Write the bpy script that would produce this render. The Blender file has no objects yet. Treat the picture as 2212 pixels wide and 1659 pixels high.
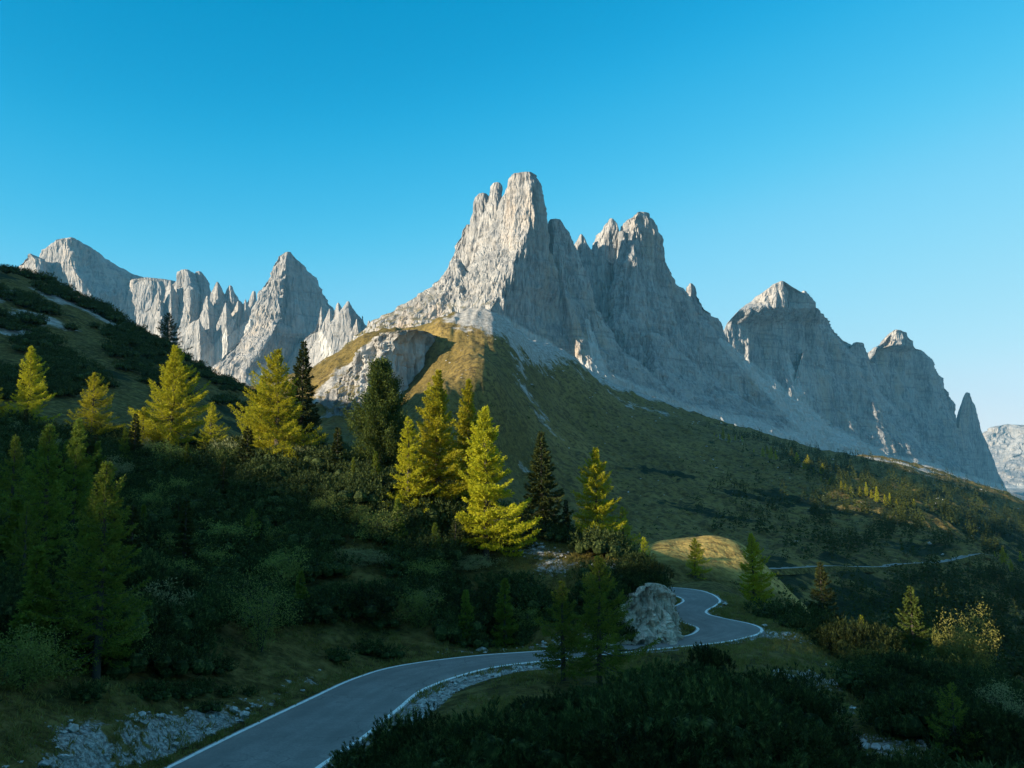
import bpy, math, random
import numpy as np

random.seed(7)
RNG = np.random.default_rng(7)
SC = bpy.context.scene
COL = SC.collection

# ------------------------------------------------------------------ camera model
CAM_Z = 13.0
FPX, CX, CY = 1915.0, 1106.0, 829.5          # focal length and centre of a 2212 px wide frame
PITCH = math.atan(220.5 / 1915.0)
SP, CP = math.sin(PITCH), math.cos(PITCH)


def PT(px, py, Y):
    """world point seen at (px, py) standing Y metres ahead of the camera"""
    px = np.asarray(px, float); py = np.asarray(py, float); Y = np.asarray(Y, float)
    a = (px - CX) / FPX; b = (CY - py) / FPX
    fy = CP - SP * b; fz = SP + CP * b
    return a / fy * Y, Y + 0 * a, CAM_Z + fz / fy * Y


def on_level(px, py, z=0.0):
    a = (px - CX) / FPX; b = (CY - py) / FPX
    fy = CP - SP * b; fz = SP + CP * b
    t = (z - CAM_Z) / fz
    return a * t, fy * t


def x_at(px, Y, py=1100):
    return float(PT(px, py, Y)[0])


# ------------------------------------------------------------------ noise
def _hash(ix, iy, iz, seed):
    h = (ix.astype(np.uint32) * np.uint32(374761393) + iy.astype(np.uint32) * np.uint32(668265263)
         + iz.astype(np.uint32) * np.uint32(2147483647) + np.uint32((seed * 1274126177) & 0xffffffff))
    h = (h ^ (h >> np.uint32(13))) * np.uint32(1274126177)
    h = h ^ (h >> np.uint32(16))
    return h


_G = np.array([[1, 1, 0], [-1, 1, 0], [1, -1, 0], [-1, -1, 0], [1, 0, 1], [-1, 0, 1], [1, 0, -1], [-1, 0, -1],
               [0, 1, 1], [0, -1, 1], [0, 1, -1], [0, -1, -1], [1, 1, 0], [-1, 1, 0], [0, -1, 1], [0, -1, -1]], np.float32)


def noise3(x, y, z, seed=0):
    x = np.asarray(x, np.float64); y = np.asarray(y, np.float64) + 0 * x; z = np.asarray(z, np.float64) + 0 * x
    xi = np.floor(x).astype(np.int64); yi = np.floor(y).astype(np.int64); zi = np.floor(z).astype(np.int64)
    xf = (x - xi).astype(np.float32); yf = (y - yi).astype(np.float32); zf = (z - zi).astype(np.float32)
    u = xf * xf * xf * (xf * (xf * 6 - 15) + 10)
    v = yf * yf * yf * (yf * (yf * 6 - 15) + 10)
    w = zf * zf * zf * (zf * (zf * 6 - 15) + 10)

    def g(dx, dy, dz):
        k = _G[_hash(xi + dx, yi + dy, zi + dz, seed) & np.uint32(15)]
        return k[..., 0] * (xf - dx) + k[..., 1] * (yf - dy) + k[..., 2] * (zf - dz)
    with np.errstate(over='ignore'):
        a = g(0, 0, 0) * (1 - u) + g(1, 0, 0) * u
        b = g(0, 1, 0) * (1 - u) + g(1, 1, 0) * u
        c = g(0, 0, 1) * (1 - u) + g(1, 0, 1) * u
        d = g(0, 1, 1) * (1 - u) + g(1, 1, 1) * u
    e = a * (1 - v) + b * v; f = c * (1 - v) + d * v
    return e * (1 - w) + f * w


def fbm(x, y, z, octv=4, seed=0, gain=0.5, lac=2.03, ridged=False):
    s = 0; a = 1.0; t = 0
    for o in range(octv):
        n = noise3(x, y, z, seed + o * 17)
        if ridged:
            n = 1 - 2 * np.abs(n)
            n = n * 2 - 1.2
        s = s + a * n; t += a
        a *= gain; x = x * lac + 3.7; y = y * lac - 1.3; z = z * lac + 9.1
    return s / t


def sstep(a, b, x):
    t = np.clip((np.asarray(x, float) - a) / (b - a), 0, 1)
    return t * t * (3 - 2 * t)


# ------------------------------------------------------------------ mesh helpers
def mesh_np(name, verts, faces, mats=(), face_mat=None, smooth=False, attrs=None):
    """faces: (n,3) or (n,4) int array, or a list of such arrays"""
    me = bpy.data.meshes.new(name)
    if not isinstance(faces, (list, tuple)):
        faces = [faces]
    faces = [np.asarray(f, np.int32) for f in faces if len(f)]
    verts = np.asarray(verts, np.float32)
    me.vertices.add(len(verts)); me.vertices.foreach_set('co', verts.ravel())
    nl = sum(f.size for f in faces); nf = sum(len(f) for f in faces)
    me.loops.add(nl); me.loops.foreach_set('vertex_index', np.concatenate([f.ravel() for f in faces]))
    me.polygons.add(nf)
    sizes = np.concatenate([np.full(len(f), f.shape[1], np.int32) for f in faces])
    starts = np.concatenate([[0], np.cumsum(sizes)[:-1]]).astype(np.int32)
    me.polygons.foreach_set('loop_start', starts)
    me.polygons.foreach_set('loop_total', sizes)
    for m in mats:
        me.materials.append(m)
    if face_mat is not None:
        me.polygons.foreach_set('material_index', np.asarray(face_mat, np.int32))
    me.polygons.foreach_set('use_smooth', np.full(nf, smooth, bool))
    for k, v in (attrs or {}).items():
        at = me.attributes.new(k, 'FLOAT', 'POINT')
        at.data.foreach_set('value', np.asarray(v, np.float32))
    me.update(calc_edges=True)
    me.validate()
    return me


def link(name, me, parent=None, loc=None, label=None, cat=None, group=None, kind=None):
    o = bpy.data.objects.new(name, me)
    COL.objects.link(o)
    if parent is not None:
        o.parent = parent
    if loc is not None:
        o.location = loc
    tag(o, label, cat, group, kind)
    return o


def tag(o, label=None, cat=None, group=None, kind=None):
    if label: o['label'] = label
    if cat: o['category'] = cat
    if group: o['group'] = group
    if kind: o['kind'] = kind
    return o


def grid_faces(nu, nv, wrap=False):
    """quads of a vertex grid laid out [u][v] with v fastest; wrap closes v"""
    i = np.arange(nu - 1)[:, None]; j = np.arange(nv if wrap else nv - 1)[None, :]
    jn = (j + 1) % nv
    return np.stack([i * nv + j, i * nv + jn, (i + 1) * nv + jn, (i + 1) * nv + j], -1).reshape(-1, 4)


# ------------------------------------------------------------------ material helpers
class NT:
    def __init__(self, name):
        self.m = bpy.data.materials.new(name); self.m.use_nodes = True
        self.t = self.m.node_tree; self.t.nodes.clear()
        self.out = self.n('ShaderNodeOutputMaterial')

    def n(self, typ, **kw):
        nd = self.t.nodes.new(typ)
        for k, v in kw.items():
            setattr(nd, k, v)
        return nd

    def l(self, a, b):
        self.t.links.new(a, b)

    def val(self, node, name, v):
        if hasattr(v, 'is_output') or isinstance(v, bpy.types.NodeSocket):
            self.l(v, node.inputs[name])
        else:
            node.inputs[name].default_value = v

    def coord(self, kind='Object'):
        return self.n('ShaderNodeTexCoord').outputs[kind]

    def scaled(self, vec, s):
        mp = self.n('ShaderNodeMapping'); self.l(vec, mp.inputs['Vector']); mp.inputs['Scale'].default_value = s
        return mp.outputs[0]

    def noise(self, vec, scale, detail=5, rough=0.55, dist=0.0):
        nd = self.n('ShaderNodeTexNoise'); self.l(vec, nd.inputs['Vector'])
        nd.inputs['Scale'].default_value = scale; nd.inputs['Detail'].default_value = detail
        nd.inputs['Roughness'].default_value = rough; nd.inputs['Distortion'].default_value = dist
        return nd.outputs['Fac']

    def ramp(self, fac, stops):
        r = self.n('ShaderNodeValToRGB'); self.l(fac, r.inputs[0])
        el = r.color_ramp.elements
        while len(el) < len(stops):
            el.new(0.5)
        for e, (p, c) in zip(el, stops):
            e.position = p
            e.color = (c, c, c, 1) if not isinstance(c, (tuple, list)) else (*c, 1)
        return r.outputs[0]

    def mix(self, fac, a, b, mode='MIX'):
        m = self.n('ShaderNodeMix', data_type='RGBA', blend_type=mode)
        for nm, v in (('Factor', fac), ('A', a), ('B', b)):
            s = [q for q in m.inputs if q.name == nm and q.enabled][0] if nm != 'Factor' else m.inputs[0]
            if isinstance(v, bpy.types.NodeSocket):
                self.l(v, s)
            elif nm == 'Factor':
                s.default_value = v
            else:
                s.default_value = (*v, 1)
        return [q for q in m.outputs if q.enabled][0]

    def math(self, op, a, b=None, clamp=False):
        m = self.n('ShaderNodeMath', operation=op, use_clamp=clamp)
        for i, v in enumerate((a, b)):
            if v is None: continue
            if isinstance(v, bpy.types.NodeSocket): self.l(v, m.inputs[i])
            else: m.inputs[i].default_value = v
        return m.outputs[0]

    def attr(self, name):
        return self.n('ShaderNodeAttribute', attribute_name=name).outputs['Fac']

    def bsdf(self, color, rough=0.9, bump=None, bump_dist=1.0, bump_str=1.0, spec=0.2):
        b = self.n('ShaderNodeBsdfPrincipled')
        self.val(b, 'Base Color', color if isinstance(color, bpy.types.NodeSocket) else (*color, 1))
        self.val(b, 'Roughness', rough)
        b.inputs['Specular IOR Level'].default_value = spec
        if bump is not None:
            bp = self.n('ShaderNodeBump'); self.l(bump, bp.inputs['Height'])
            bp.inputs['Distance'].default_value = bump_dist; bp.inputs['Strength'].default_value = bump_str
            self.l(bp.outputs[0], b.inputs['Normal'])
        return b.outputs[0]

    def done(self, shader):
        self.l(shader, self.out.inputs['Surface'])
        return self.m


# ------------------------------------------------------------------ camera, sky, sun
cam_d = bpy.data.cameras.new('camera')
cam_d.sensor_width = 36.0; cam_d.lens = 36.0 * FPX / 2212.0
cam_d.clip_start = 0.1; cam_d.clip_end = 60000
cam = bpy.data.objects.new('camera', cam_d); COL.objects.link(cam)
cam.location = (0, 0, CAM_Z); cam.rotation_euler = (math.pi / 2 + PITCH, 0, 0)
SC.camera = cam
SC.view_settings.view_transform = 'Standard'; SC.view_settings.look = 'None'
SC.view_settings.gamma = 1.0; SC.view_settings.exposure = 1.15
SC.cycles.max_bounces = 6; SC.cycles.transparent_max_bounces = 8
SC.cycles.volume_bounces = 0

SUN_EL = math.radians(12.5)
SUN_H = np.array([-0.87, -0.49]); SUN_H /= np.linalg.norm(SUN_H)
SUN_DIR = np.array([SUN_H[0] * math.cos(SUN_EL), SUN_H[1] * math.cos(SUN_EL), math.sin(SUN_EL)])
sd = bpy.data.lights.new('sun', 'SUN'); sd.energy = 5.0; sd.angle = math.radians(0.5); sd.color = (1.0, 0.87, 0.67)
sun = bpy.data.objects.new('sun', sd); COL.objects.link(sun)
from mathutils import Vector
sun.rotation_euler = Vector(SUN_DIR.tolist()).to_track_quat('Z', 'Y').to_euler()
sun.location = (-200, -100, 200)

W = bpy.data.worlds.new('World'); SC.world = W; W.use_nodes = True
wt = W.node_tree; wt.nodes.clear()
sky = wt.nodes.new('ShaderNodeTexSky'); sky.sky_type = 'NISHITA'; sky.sun_disc = False
sky.sun_elevation = SUN_EL
sky.sun_rotation = math.atan2(SUN_DIR[0], SUN_DIR[1])
sky.altitude = 2000; sky.air_density = 1.0; sky.dust_density = 0.3; sky.ozone_density = 2.0
# the photograph's deep clear blue: a tone curve on the Sky Texture's own colour
pre = wt.nodes.new('ShaderNodeVectorMath'); pre.operation = 'SCALE'; pre.inputs['Scale'].default_value = 0.15
cur = wt.nodes.new('ShaderNodeRGBCurve')
for ci, pts in enumerate([[(0, 0.0), (0.10, 0.0), (0.134, 0.036), (0.22, 0.23), (0.40, 0.50), (0.62, 0.78), (1, 0.95)],
                          [(0, 0), (0.10, 0.17), (0.185, 0.319), (0.244, 0.456), (0.376, 0.66), (0.6, 0.80), (1, 0.94)],
                          [(0, 0), (0.20, 0.40), (0.34, 0.638), (0.434, 0.80), (0.606, 0.93), (0.9, 0.97), (1, 0.98)]]):
    c = cur.mapping.curves[ci]
    while len(c.points) < len(pts):
        c.points.new(0.5, 0.5)
    for p, q in zip(c.points, pts):
        p.location = q
cur.mapping.extend = 'EXTRAPOLATED'
cur.mapping.update()
post = wt.nodes.new('ShaderNodeVectorMath'); post.operation = 'SCALE'; post.inputs['Scale'].default_value = 1 / 0.15 / 2 ** 1.15
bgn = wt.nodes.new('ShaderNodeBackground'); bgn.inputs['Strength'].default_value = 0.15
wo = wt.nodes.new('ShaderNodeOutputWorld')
wt.links.new(sky.outputs[0], pre.inputs[0]); wt.links.new(pre.outputs[0], cur.inputs['Color'])
# added whitening of the unseen overhead sky, brightening and warming the shaded foreground
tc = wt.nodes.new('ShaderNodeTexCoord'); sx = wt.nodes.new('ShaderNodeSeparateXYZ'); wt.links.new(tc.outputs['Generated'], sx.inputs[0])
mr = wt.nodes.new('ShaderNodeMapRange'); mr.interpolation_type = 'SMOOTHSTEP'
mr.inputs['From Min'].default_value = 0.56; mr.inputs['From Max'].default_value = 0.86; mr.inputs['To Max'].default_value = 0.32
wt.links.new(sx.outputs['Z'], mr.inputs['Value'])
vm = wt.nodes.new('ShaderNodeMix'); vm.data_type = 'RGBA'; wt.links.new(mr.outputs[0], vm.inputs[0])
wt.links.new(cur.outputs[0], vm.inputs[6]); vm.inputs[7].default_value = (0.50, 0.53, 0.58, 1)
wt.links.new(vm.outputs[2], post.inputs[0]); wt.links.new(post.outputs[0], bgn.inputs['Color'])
wt.links.new(bgn.outputs[0], wo.inputs['Surface'])

# ------------------------------------------------------------------ road outline (left edge, right edge in the photograph, laid on the level)
ROAD_PX = [((150, 1790), (560, 1800)), ((230, 1720), (615, 1735)), ((350, 1659), (700, 1659)), ((500, 1585), (800, 1590)), ((660, 1510), (870, 1532)),
           ((760, 1465), (920, 1492)), ((860, 1437), (1000, 1461)), ((1020, 1416), (1085, 1441)), ((1170, 1405), (1205, 1427)),
           ((1340, 1390), (1383, 1408)), ((1440, 1379), (1501, 1396)), ((1485, 1371), (1571, 1388)), ((1501, 1361), (1634, 1374)),
           ((1497, 1354), (1652, 1364)), ((1480, 1348), (1646, 1355)), ((1462, 1342), (1619, 1346)), ((1448, 1334), (1579, 1338)),
           ((1440, 1324), (1538, 1328)), ((1443, 1314), (1532, 1320)), ((1462, 1305), (1552, 1308)), ((1471, 1298), (1560, 1297)),
           ((1462, 1290), (1540, 1283)), ((1436, 1284), (1501, 1273)), ((1400, 1281), (1428, 1267)), ((1340, 1280), (1350, 1264)),
           ((1260, 1280), (1270, 1263))]


def catmull(pts, n):
    pts = np.asarray(pts, float)
    p = np.vstack([2 * pts[0] - pts[1], pts, 2 * pts[-1] - pts[-2]])
    out = []
    for i in range(len(pts) - 1):
        t = np.linspace(0, 1, n, endpoint=False)[:, None]
        a, b, c, d = p[i], p[i + 1], p[i + 2], p[i + 3]
        out.append(0.5 * (2 * b + (c - a) * t + (2 * a - 5 * b + 4 * c - d) * t ** 2 + (3 * b - a - 3 * c + d) * t ** 3))
    out.append(pts[-1:])
    return np.vstack(out)


ROAD_L = catmull([on_level(*a) for a, b in ROAD_PX], 14)
ROAD_R = catmull([on_level(*b) for a, b in ROAD_PX], 14)
ROAD_C = (ROAD_L + ROAD_R) / 2
ROAD_HW = np.linalg.norm(ROAD_R - ROAD_L, axis=1) / 2


def road_dist(x, y):
    """signed gap to the road edge (negative on the road) and side (+1 = hill side)"""
    x = np.atleast_1d(np.asarray(x, float)); y = np.atleast_1d(np.asarray(y, float))
    d = np.full(x.shape, 1e3); side = np.ones(x.shape)
    m = (y > 10) & (y < 160) & (np.abs(x) < 60)
    if m.any():
        xm, ym = x[m], y[m]
        best = np.full(xm.shape, 1e9); bs = np.ones(xm.shape)
        for A, B in ((ROAD_L, 1), (ROAD_R, -1)):
            for i in range(0, len(A) - 1):
                p, q = A[i], A[i + 1]; e = q - p; L2 = max(e @ e, 1e-9)
                t = np.clip(((xm - p[0]) * e[0] + (ym - p[1]) * e[1]) / L2, 0, 1)
                dd = np.hypot(xm - p[0] - t * e[0], ym - p[1] - t * e[1])
                k = dd < best
                best[k] = dd[k]; bs[k] = B
        inside = np.zeros(xm.shape, bool)          # winding test
        poly = np.vstack([ROAD_L, ROAD_R[::-1]])
        for i in range(len(poly)):
            p, q = poly[i], poly[(i + 1) % len(poly)]
            c = ((p[1] > ym) != (q[1] > ym))
            if c.any():
                xx = (q[0] - p[0]) * (ym - p[1]) / (q[1] - p[1] + 1e-12) + p[0]
                inside ^= c & (xm < xx)
        d[m] = np.where(inside, -best, best); side[m] = bs
    return d, side


# ------------------------------------------------------------------ terrain: heights from control points seen in the photograph
CTRL = [
    # left bank and hillside by the road
    (0, 1659, 36), (150, 1570, 42), (0, 1480, 42), (230, 1490, 46), (430, 1550, 49), (560, 1480, 57), (700, 1405, 67), (600, 1350, 67),
    (800, 1380, 73), (900, 1340, 77), (1050, 1365, 79), (1100, 1335, 81), (1250, 1298, 80.6), (1300, 1248, 83.5), (1380, 1256, 81.5), (1418, 1262, 82.5),
    (600, 1200, 85), (300, 1150, 85), (0, 1200, 66), (900, 1200, 88), (1100, 1250, 86), (1200, 1230, 88), (750, 1280, 78), (400, 1300, 66), (100, 1350, 54),
    (-300, 1560, 38), (-300, 1150, 75), (-300, 870, 115), (-300, 470, 250), (-300, 640, 180), (-300, 1400, 50),
    # bench with the larches
    (0, 915, 115), (200, 955, 113), (400, 985, 112), (550, 985, 112), (700, 1005, 108), (850, 1060, 102), (1000, 1150, 95), (1140, 1150, 98),
    (1230, 1175, 97), (1300, 1195, 95), (1370, 1218, 92), (1430, 1262, 88),
    # upper hill and skyline
    (0, 780, 165), (200, 810, 170), (400, 885, 170), (530, 992, 138), (700, 1025, 122), (640, 1035, 146), (800, 1042, 112), (740, 1105, 146), (820, 1135, 135),
    (0, 585, 250), (100, 612, 252), (180, 650, 255), (290, 712, 258), (360, 755, 262), (430, 797, 265), (530, 850, 260), (650, 915, 230),
    (0, 700, 400), (300, 820, 400), (530, 920, 400), (-300, 620, 400),
    (800, 1090, 170), (900, 1120, 150), (1000, 1150, 180), (700, 1030, 190), (1150, 1180, 170), (1300, 1230, 160), (650, 975, 300), (850, 1040, 250), (1000, 1090, 250),
    (0, 850, 800), (300, 880, 800), (500, 900, 900), (-300, 850, 800), (0, 950, 3500), (500, 950, 3500), (-300, 950, 3500), (1000, 950, 3500),
    # right of the road
    (1480, 1268, 122), (1560, 1258, 128), (1600, 1300, 106), (1700, 1352, 86), (1660, 1345, 92), (1760, 1390, 88), (1850, 1425, 83), (1960, 1462, 80),
    (2080, 1500, 76), (2212, 1545, 72), (2500, 1640, 66), (1650, 1400, 73), (1600, 1450, 66), (1500, 1500, 55), (1700, 1500, 62), (1900, 1555, 58),
    (1300, 1500, 55), (1200, 1550, 48), (1700, 1620, 48), (2000, 1640, 48), (2212, 1665, 50), (1400, 1720, 36), (1000, 1620, 42), (860, 1700, 33),
    (1100, 1770, 30), (1700, 1830, 34), (2100, 1870, 36), (2500, 1850, 40), (940, 1530, 51), (1100, 1470, 59), (1300, 1430, 66),
    # beyond the near brow: the valley side
    (1650, 1330, 125), (1760, 1400, 130), (1960, 1490, 130), (2212, 1560, 130), (2500, 1640, 130),
    (1750, 1330, 215), (1900, 1345, 220), (2050, 1370, 225), (2212, 1430, 230), (2500, 1480, 240), (1680, 1270, 205), (1900, 1290, 245), (2100, 1290, 285), (2212, 1310, 345),
    (1650, 1231, 235), (1720, 1227, 247), (1800, 1224, 262), (1950, 1218, 290), (2060, 1207, 315), (2140, 1201, 335), (2212, 1232, 430), (2500, 1300, 520),
    # golden knoll
    (1480, 1170, 182), (1420, 1175, 180), (1550, 1168, 184), (1600, 1176, 186), (1640, 1205, 188), (1420, 1246, 165), (1480, 1249, 167), (1600, 1258, 172), (1540, 1253, 169), (1370, 1215, 172),
    (1480, 1200, 212), (1600, 1222, 235), (1550, 1200, 215), (1340, 1210, 190),
    (1480, 1172, 270), (1600, 1190, 285),
    # great grass slope
    (1400, 1085, 370), (1300, 960, 520), (1200, 855, 560), (1120, 760, 525), (1300, 1100, 345), (1150, 1050, 340), (1150, 900, 440), (1700, 1120, 385), (1900, 1165, 350),
    (2080, 1165, 430), (1550, 1100, 385), (1500, 1000, 520), (1900, 1070, 500), (2150, 1115, 640), (1650, 1010, 580), (1350, 870, 730), (1800, 1000, 720), (2212, 1150, 620), (2500, 1200, 850),
    (1100, 702, 565), (1150, 728, 628), (1200, 757, 690), (1250, 787, 748), (1300, 815, 800), (1400, 858, 855), (1500, 893, 900), (1600, 926, 918), (1700, 957, 930), (1870, 988, 930), (2000, 1008, 990), (2150, 1055, 1060), (2212, 1078, 1100), (2500, 1150, 1250),
    (1200, 800, 830), (1150, 780, 720), (1300, 850, 960), (1500, 930, 1100), (1700, 985, 1150),
    (1500, 990, 2200), (1900, 1040, 2200), (2212, 1095, 2200), (2500, 1100, 2200), (1900, 1050, 7000), (2500, 1060, 7000), (0, 1040, 8000), (1200, 1040, 7000), (1200, 900, 2200),
    # crest running down to the viewer and the crag left of it
    (1050, 688, 510), (1000, 700, 505), (950, 706, 500), (1018, 765, 425), (1000, 812, 380), (1050, 797, 378), (960, 850, 350), (900, 900, 335), (1000, 960, 330), (965, 775, 480), (950, 830, 450),
    (850, 726, 525), (790, 756, 510), (740, 798, 500), (700, 850, 480), (850, 850, 480), (920, 860, 450), (780, 855, 485), (640, 880, 480), (880, 800, 505), (1050, 850, 680), (950, 850, 680), (1110, 830, 700), (1000, 870, 900), (1150, 850, 900),
    (700, 880, 1000), (850, 830, 900), (600, 890, 1200),
    (800, 950, 330), (1100, 1000, 360), (1100, 1100, 290),
]
WORLD_CTRL = [(0, 3, 11.2), (-12, 4, 10.5), (12, 4, 10.0), (0, 12, 9.2), (-6, 20, 6.2), (-14, 16, 5.0), (8, 18, 6.0), (18, 18, 4.0), (-22, 26, 2.5), (0, -10, 12), (-20, -15, 9), (20, -15, 8),
              (-30, 30, 5.5), (-40, 15, 9)]
cx_, cy_, cz_ = PT(*np.array(CTRL, float).T)
wc = np.array(WORLD_CTRL, float)
cx_ = np.concatenate([cx_, wc[:, 0], ROAD_C[6::12, 0]]); cy_ = np.concatenate([cy_, wc[:, 1], ROAD_C[6::12, 1]])
cz_ = np.concatenate([cz_, wc[:, 2], 0 * ROAD_C[6::12, 0]])
KU, CC = 2.2, 0.05


def _uv(x, y):
    r = np.hypot(x, y) + 4.0
    return np.arctan2(x, y) * KU, np.log(r), r


_cu, _cv, _cr = _uv(cx_, cy_)
_ce = (cz_ - CAM_Z) / _cr
_A = np.sqrt((_cu[:, None] - _cu[None]) ** 2 + (_cv[:, None] - _cv[None]) ** 2 + CC ** 2)
_n = len(_cu)
_M = np.zeros((_n + 1, _n + 1)); _M[:_n, :_n] = _A - np.eye(_n) * 0.004; _M[:_n, _n] = 1; _M[_n, :_n] = 1
_Wt = np.linalg.solve(_M, np.concatenate([_ce, [0]]))


def ground_base(x, y):
    th, v, r = _uv(x, y)
    th = np.clip(th, -0.68 * KU, 0.68 * KU)
    e = np.full(np.shape(x), _Wt[-1], float)
    for k in range(_n):
        e += _Wt[k] * np.sqrt((th - _cu[k]) ** 2 + (v - _cv[k]) ** 2 + CC ** 2)
    return CAM_Z + e * r


def caster(x, y):
    """the long shoulder of the mountain behind the camera, which keeps the pass in shade"""
    n = fbm(y / 60.0, 0 * y, 0 * y + 3.3, 4, 91)
    crest = 109.4 + 1.5 * n + 36 * sstep(-66, -20, y) + 3.6 * sstep(-139, -145, y) * sstep(-162, -157, y) + 14 * sstep(-167, -186, y)
    crest = crest * sstep(290, 160, y) * sstep(-900, -600, y)
    return crest - np.abs(x + 400) * 0.95 + 0.8 * fbm(x / 20, y / 20, 0 * x, 3, 5)


CRAGS = [(850, 790, 715, 60, 40), (770, 800, 690, 45, 40), (900, 830, 660, 40, 30)]


def ground(x, y, want=False):
    x = np.atleast_1d(np.asarray(x, float)); y = np.atleast_1d(np.asarray(y, float))
    z = ground_base(x, y)
    th = np.degrees(np.arctan2(x, y)); r = np.hypot(x, y)
    back = sstep(42, 75, np.abs(th))
    zb = 9 - 0.05 * np.clip(x, -200, 800) + 4 * fbm(x / 50, y / 50, 0 * x, 3, 2)
    z = z * (1 - back) + zb * back
    cst = caster(x, y)
    z = np.where((x < -150) & (np.abs(th) > 36), np.maximum(z, cst), z)
    d, side = road_dist(x, y)
    far = sstep(120, 500, r)
    amp = 0.35 * (1 - far) + far * 0.0065 * np.minimum(r, 900) + 0.004 * np.clip(r - 900, 0, 3000)
    n = fbm(x / 9.0, y / 9.0, 0 * x, 4, 11) * (1 - far) + far * fbm(x / 75, y / 75, 0 * x, 6, 12, gain=0.55)
    z = z + amp * n * 1.6 * sstep(3, 12, r)
    # gullies down the great slope
    g = fbm((x + 0.55 * y) / 55, (y - 0.2 * x) / 260, 0 * x, 4, 21, ridged=True)
    z = z + sstep(330, 520, y) * sstep(3000, 1600, y) * 2.4 * g
    z = z + sstep(200, 330, y) * sstep(1300, 900, y) * (1.5 * fbm(x / 16, y / 22, 0 * x, 4, 23, gain=.6) + 1.1 * fbm(x / 9, y / 60, 0 * x, 3, 24, ridged=True))
    # a long low spur that carries the sunlit larches across the far slope
    ax, ay = x_at(1560, 640, 945), 640.0; bx, by = x_at(1985, 470, 1100), 470.0
    ex, ey = bx - ax, by - ay
    t = np.clip(((x - ax) * ex + (y - ay) * ey) / (ex * ex + ey * ey), -0.1, 1.1)
    dd = np.hypot(x - ax - t * ex, y - ay - t * ey)
    z = z + 4.0 * np.exp(-(dd / 18) ** 2)
    w = sstep(0.6, 5.0, d)
    wl = sstep(0.5, 2.6, d)
    w = np.where(side > 0, wl, w)
    z = np.where(d < 5.0, -0.07 * (1 - w) + z * w, z)
    return (z, d, side) if want else z


def gz(x, y):
    return float(ground(np.array([x]), np.array([y]))[0])


print('terrain setup ok')
# angular stations: fine inside the view, coarse behind
th_in = np.linspace(-36, 36, 640)
th_out = np.concatenate([np.linspace(36.6, 60, 30), np.linspace(61.5, 180, 80)])
TH = np.radians(np.concatenate([-th_out[::-1][:-0 or None], th_in, th_out]))
TH = np.unique(TH)
R1 = np.exp(np.linspace(math.log(2.0), math.log(30), 80, endpoint=False))
R2 = np.exp(np.linspace(math.log(30), math.log(135), 330, endpoint=False))
R3 = np.exp(np.linspace(math.log(135), math.log(1500), 480, endpoint=False))
R4 = np.exp(np.linspace(math.log(1500), math.log(9400), 60))
RR = np.concatenate([R1, R2, R3, R4])
gx = (RR[:, None] * np.sin(TH)[None]).ravel(); gy = (RR[:, None] * np.cos(TH)[None]).ravel()
gzv, gd, gside = ground(gx, gy, True)
gzv = np.where(gd < -0.25, gzv - 0.25, gzv)
ground_v = np.stack([gx, gy, gzv], 1)
ground_f = grid_faces(len(RR), len(TH))
# cap under the camera
print('ground', len(ground_v))


_gz_grid = gzv.reshape(len(RR), len(TH))


def gfast(x, y):
    """ground height read off the ground sheet itself"""
    x = np.atleast_1d(np.asarray(x, float)); y = np.atleast_1d(np.asarray(y, float))
    i = np.clip(np.interp(np.log(np.hypot(x, y) + 1e-6), np.log(RR), np.arange(len(RR))), 0, len(RR) - 1.001)
    j = np.clip(np.interp(np.arctan2(x, y), TH, np.arange(len(TH))), 0, len(TH) - 1.001)
    i0 = i.astype(int); j0 = j.astype(int); a = i - i0; b = j - j0
    g = _gz_grid
    return (g[i0, j0] * (1 - a) + g[i0 + 1, j0] * a) * (1 - b) + (g[i0, j0 + 1] * (1 - a) + g[i0 + 1, j0 + 1] * a) * b


_YS = np.exp(np.linspace(math.log(16), math.log(1600), 700))


def hit(px, py, ymin=16):
    """distance ahead at which the line of sight through a pixel first meets the ground (nan: sky)"""
    px = np.atleast_1d(np.asarray(px, float)); py = np.atleast_1d(np.asarray(py, float))
    ys = _YS[_YS >= ymin]
    X, Y, Z = PT(px[:, None], py[:, None], ys[None])
    under = gfast(X.ravel(), Y.ravel()).reshape(X.shape) > Z
    k = under.argmax(1)
    return np.where(under.any(1), ys[k], np.nan)

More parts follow.
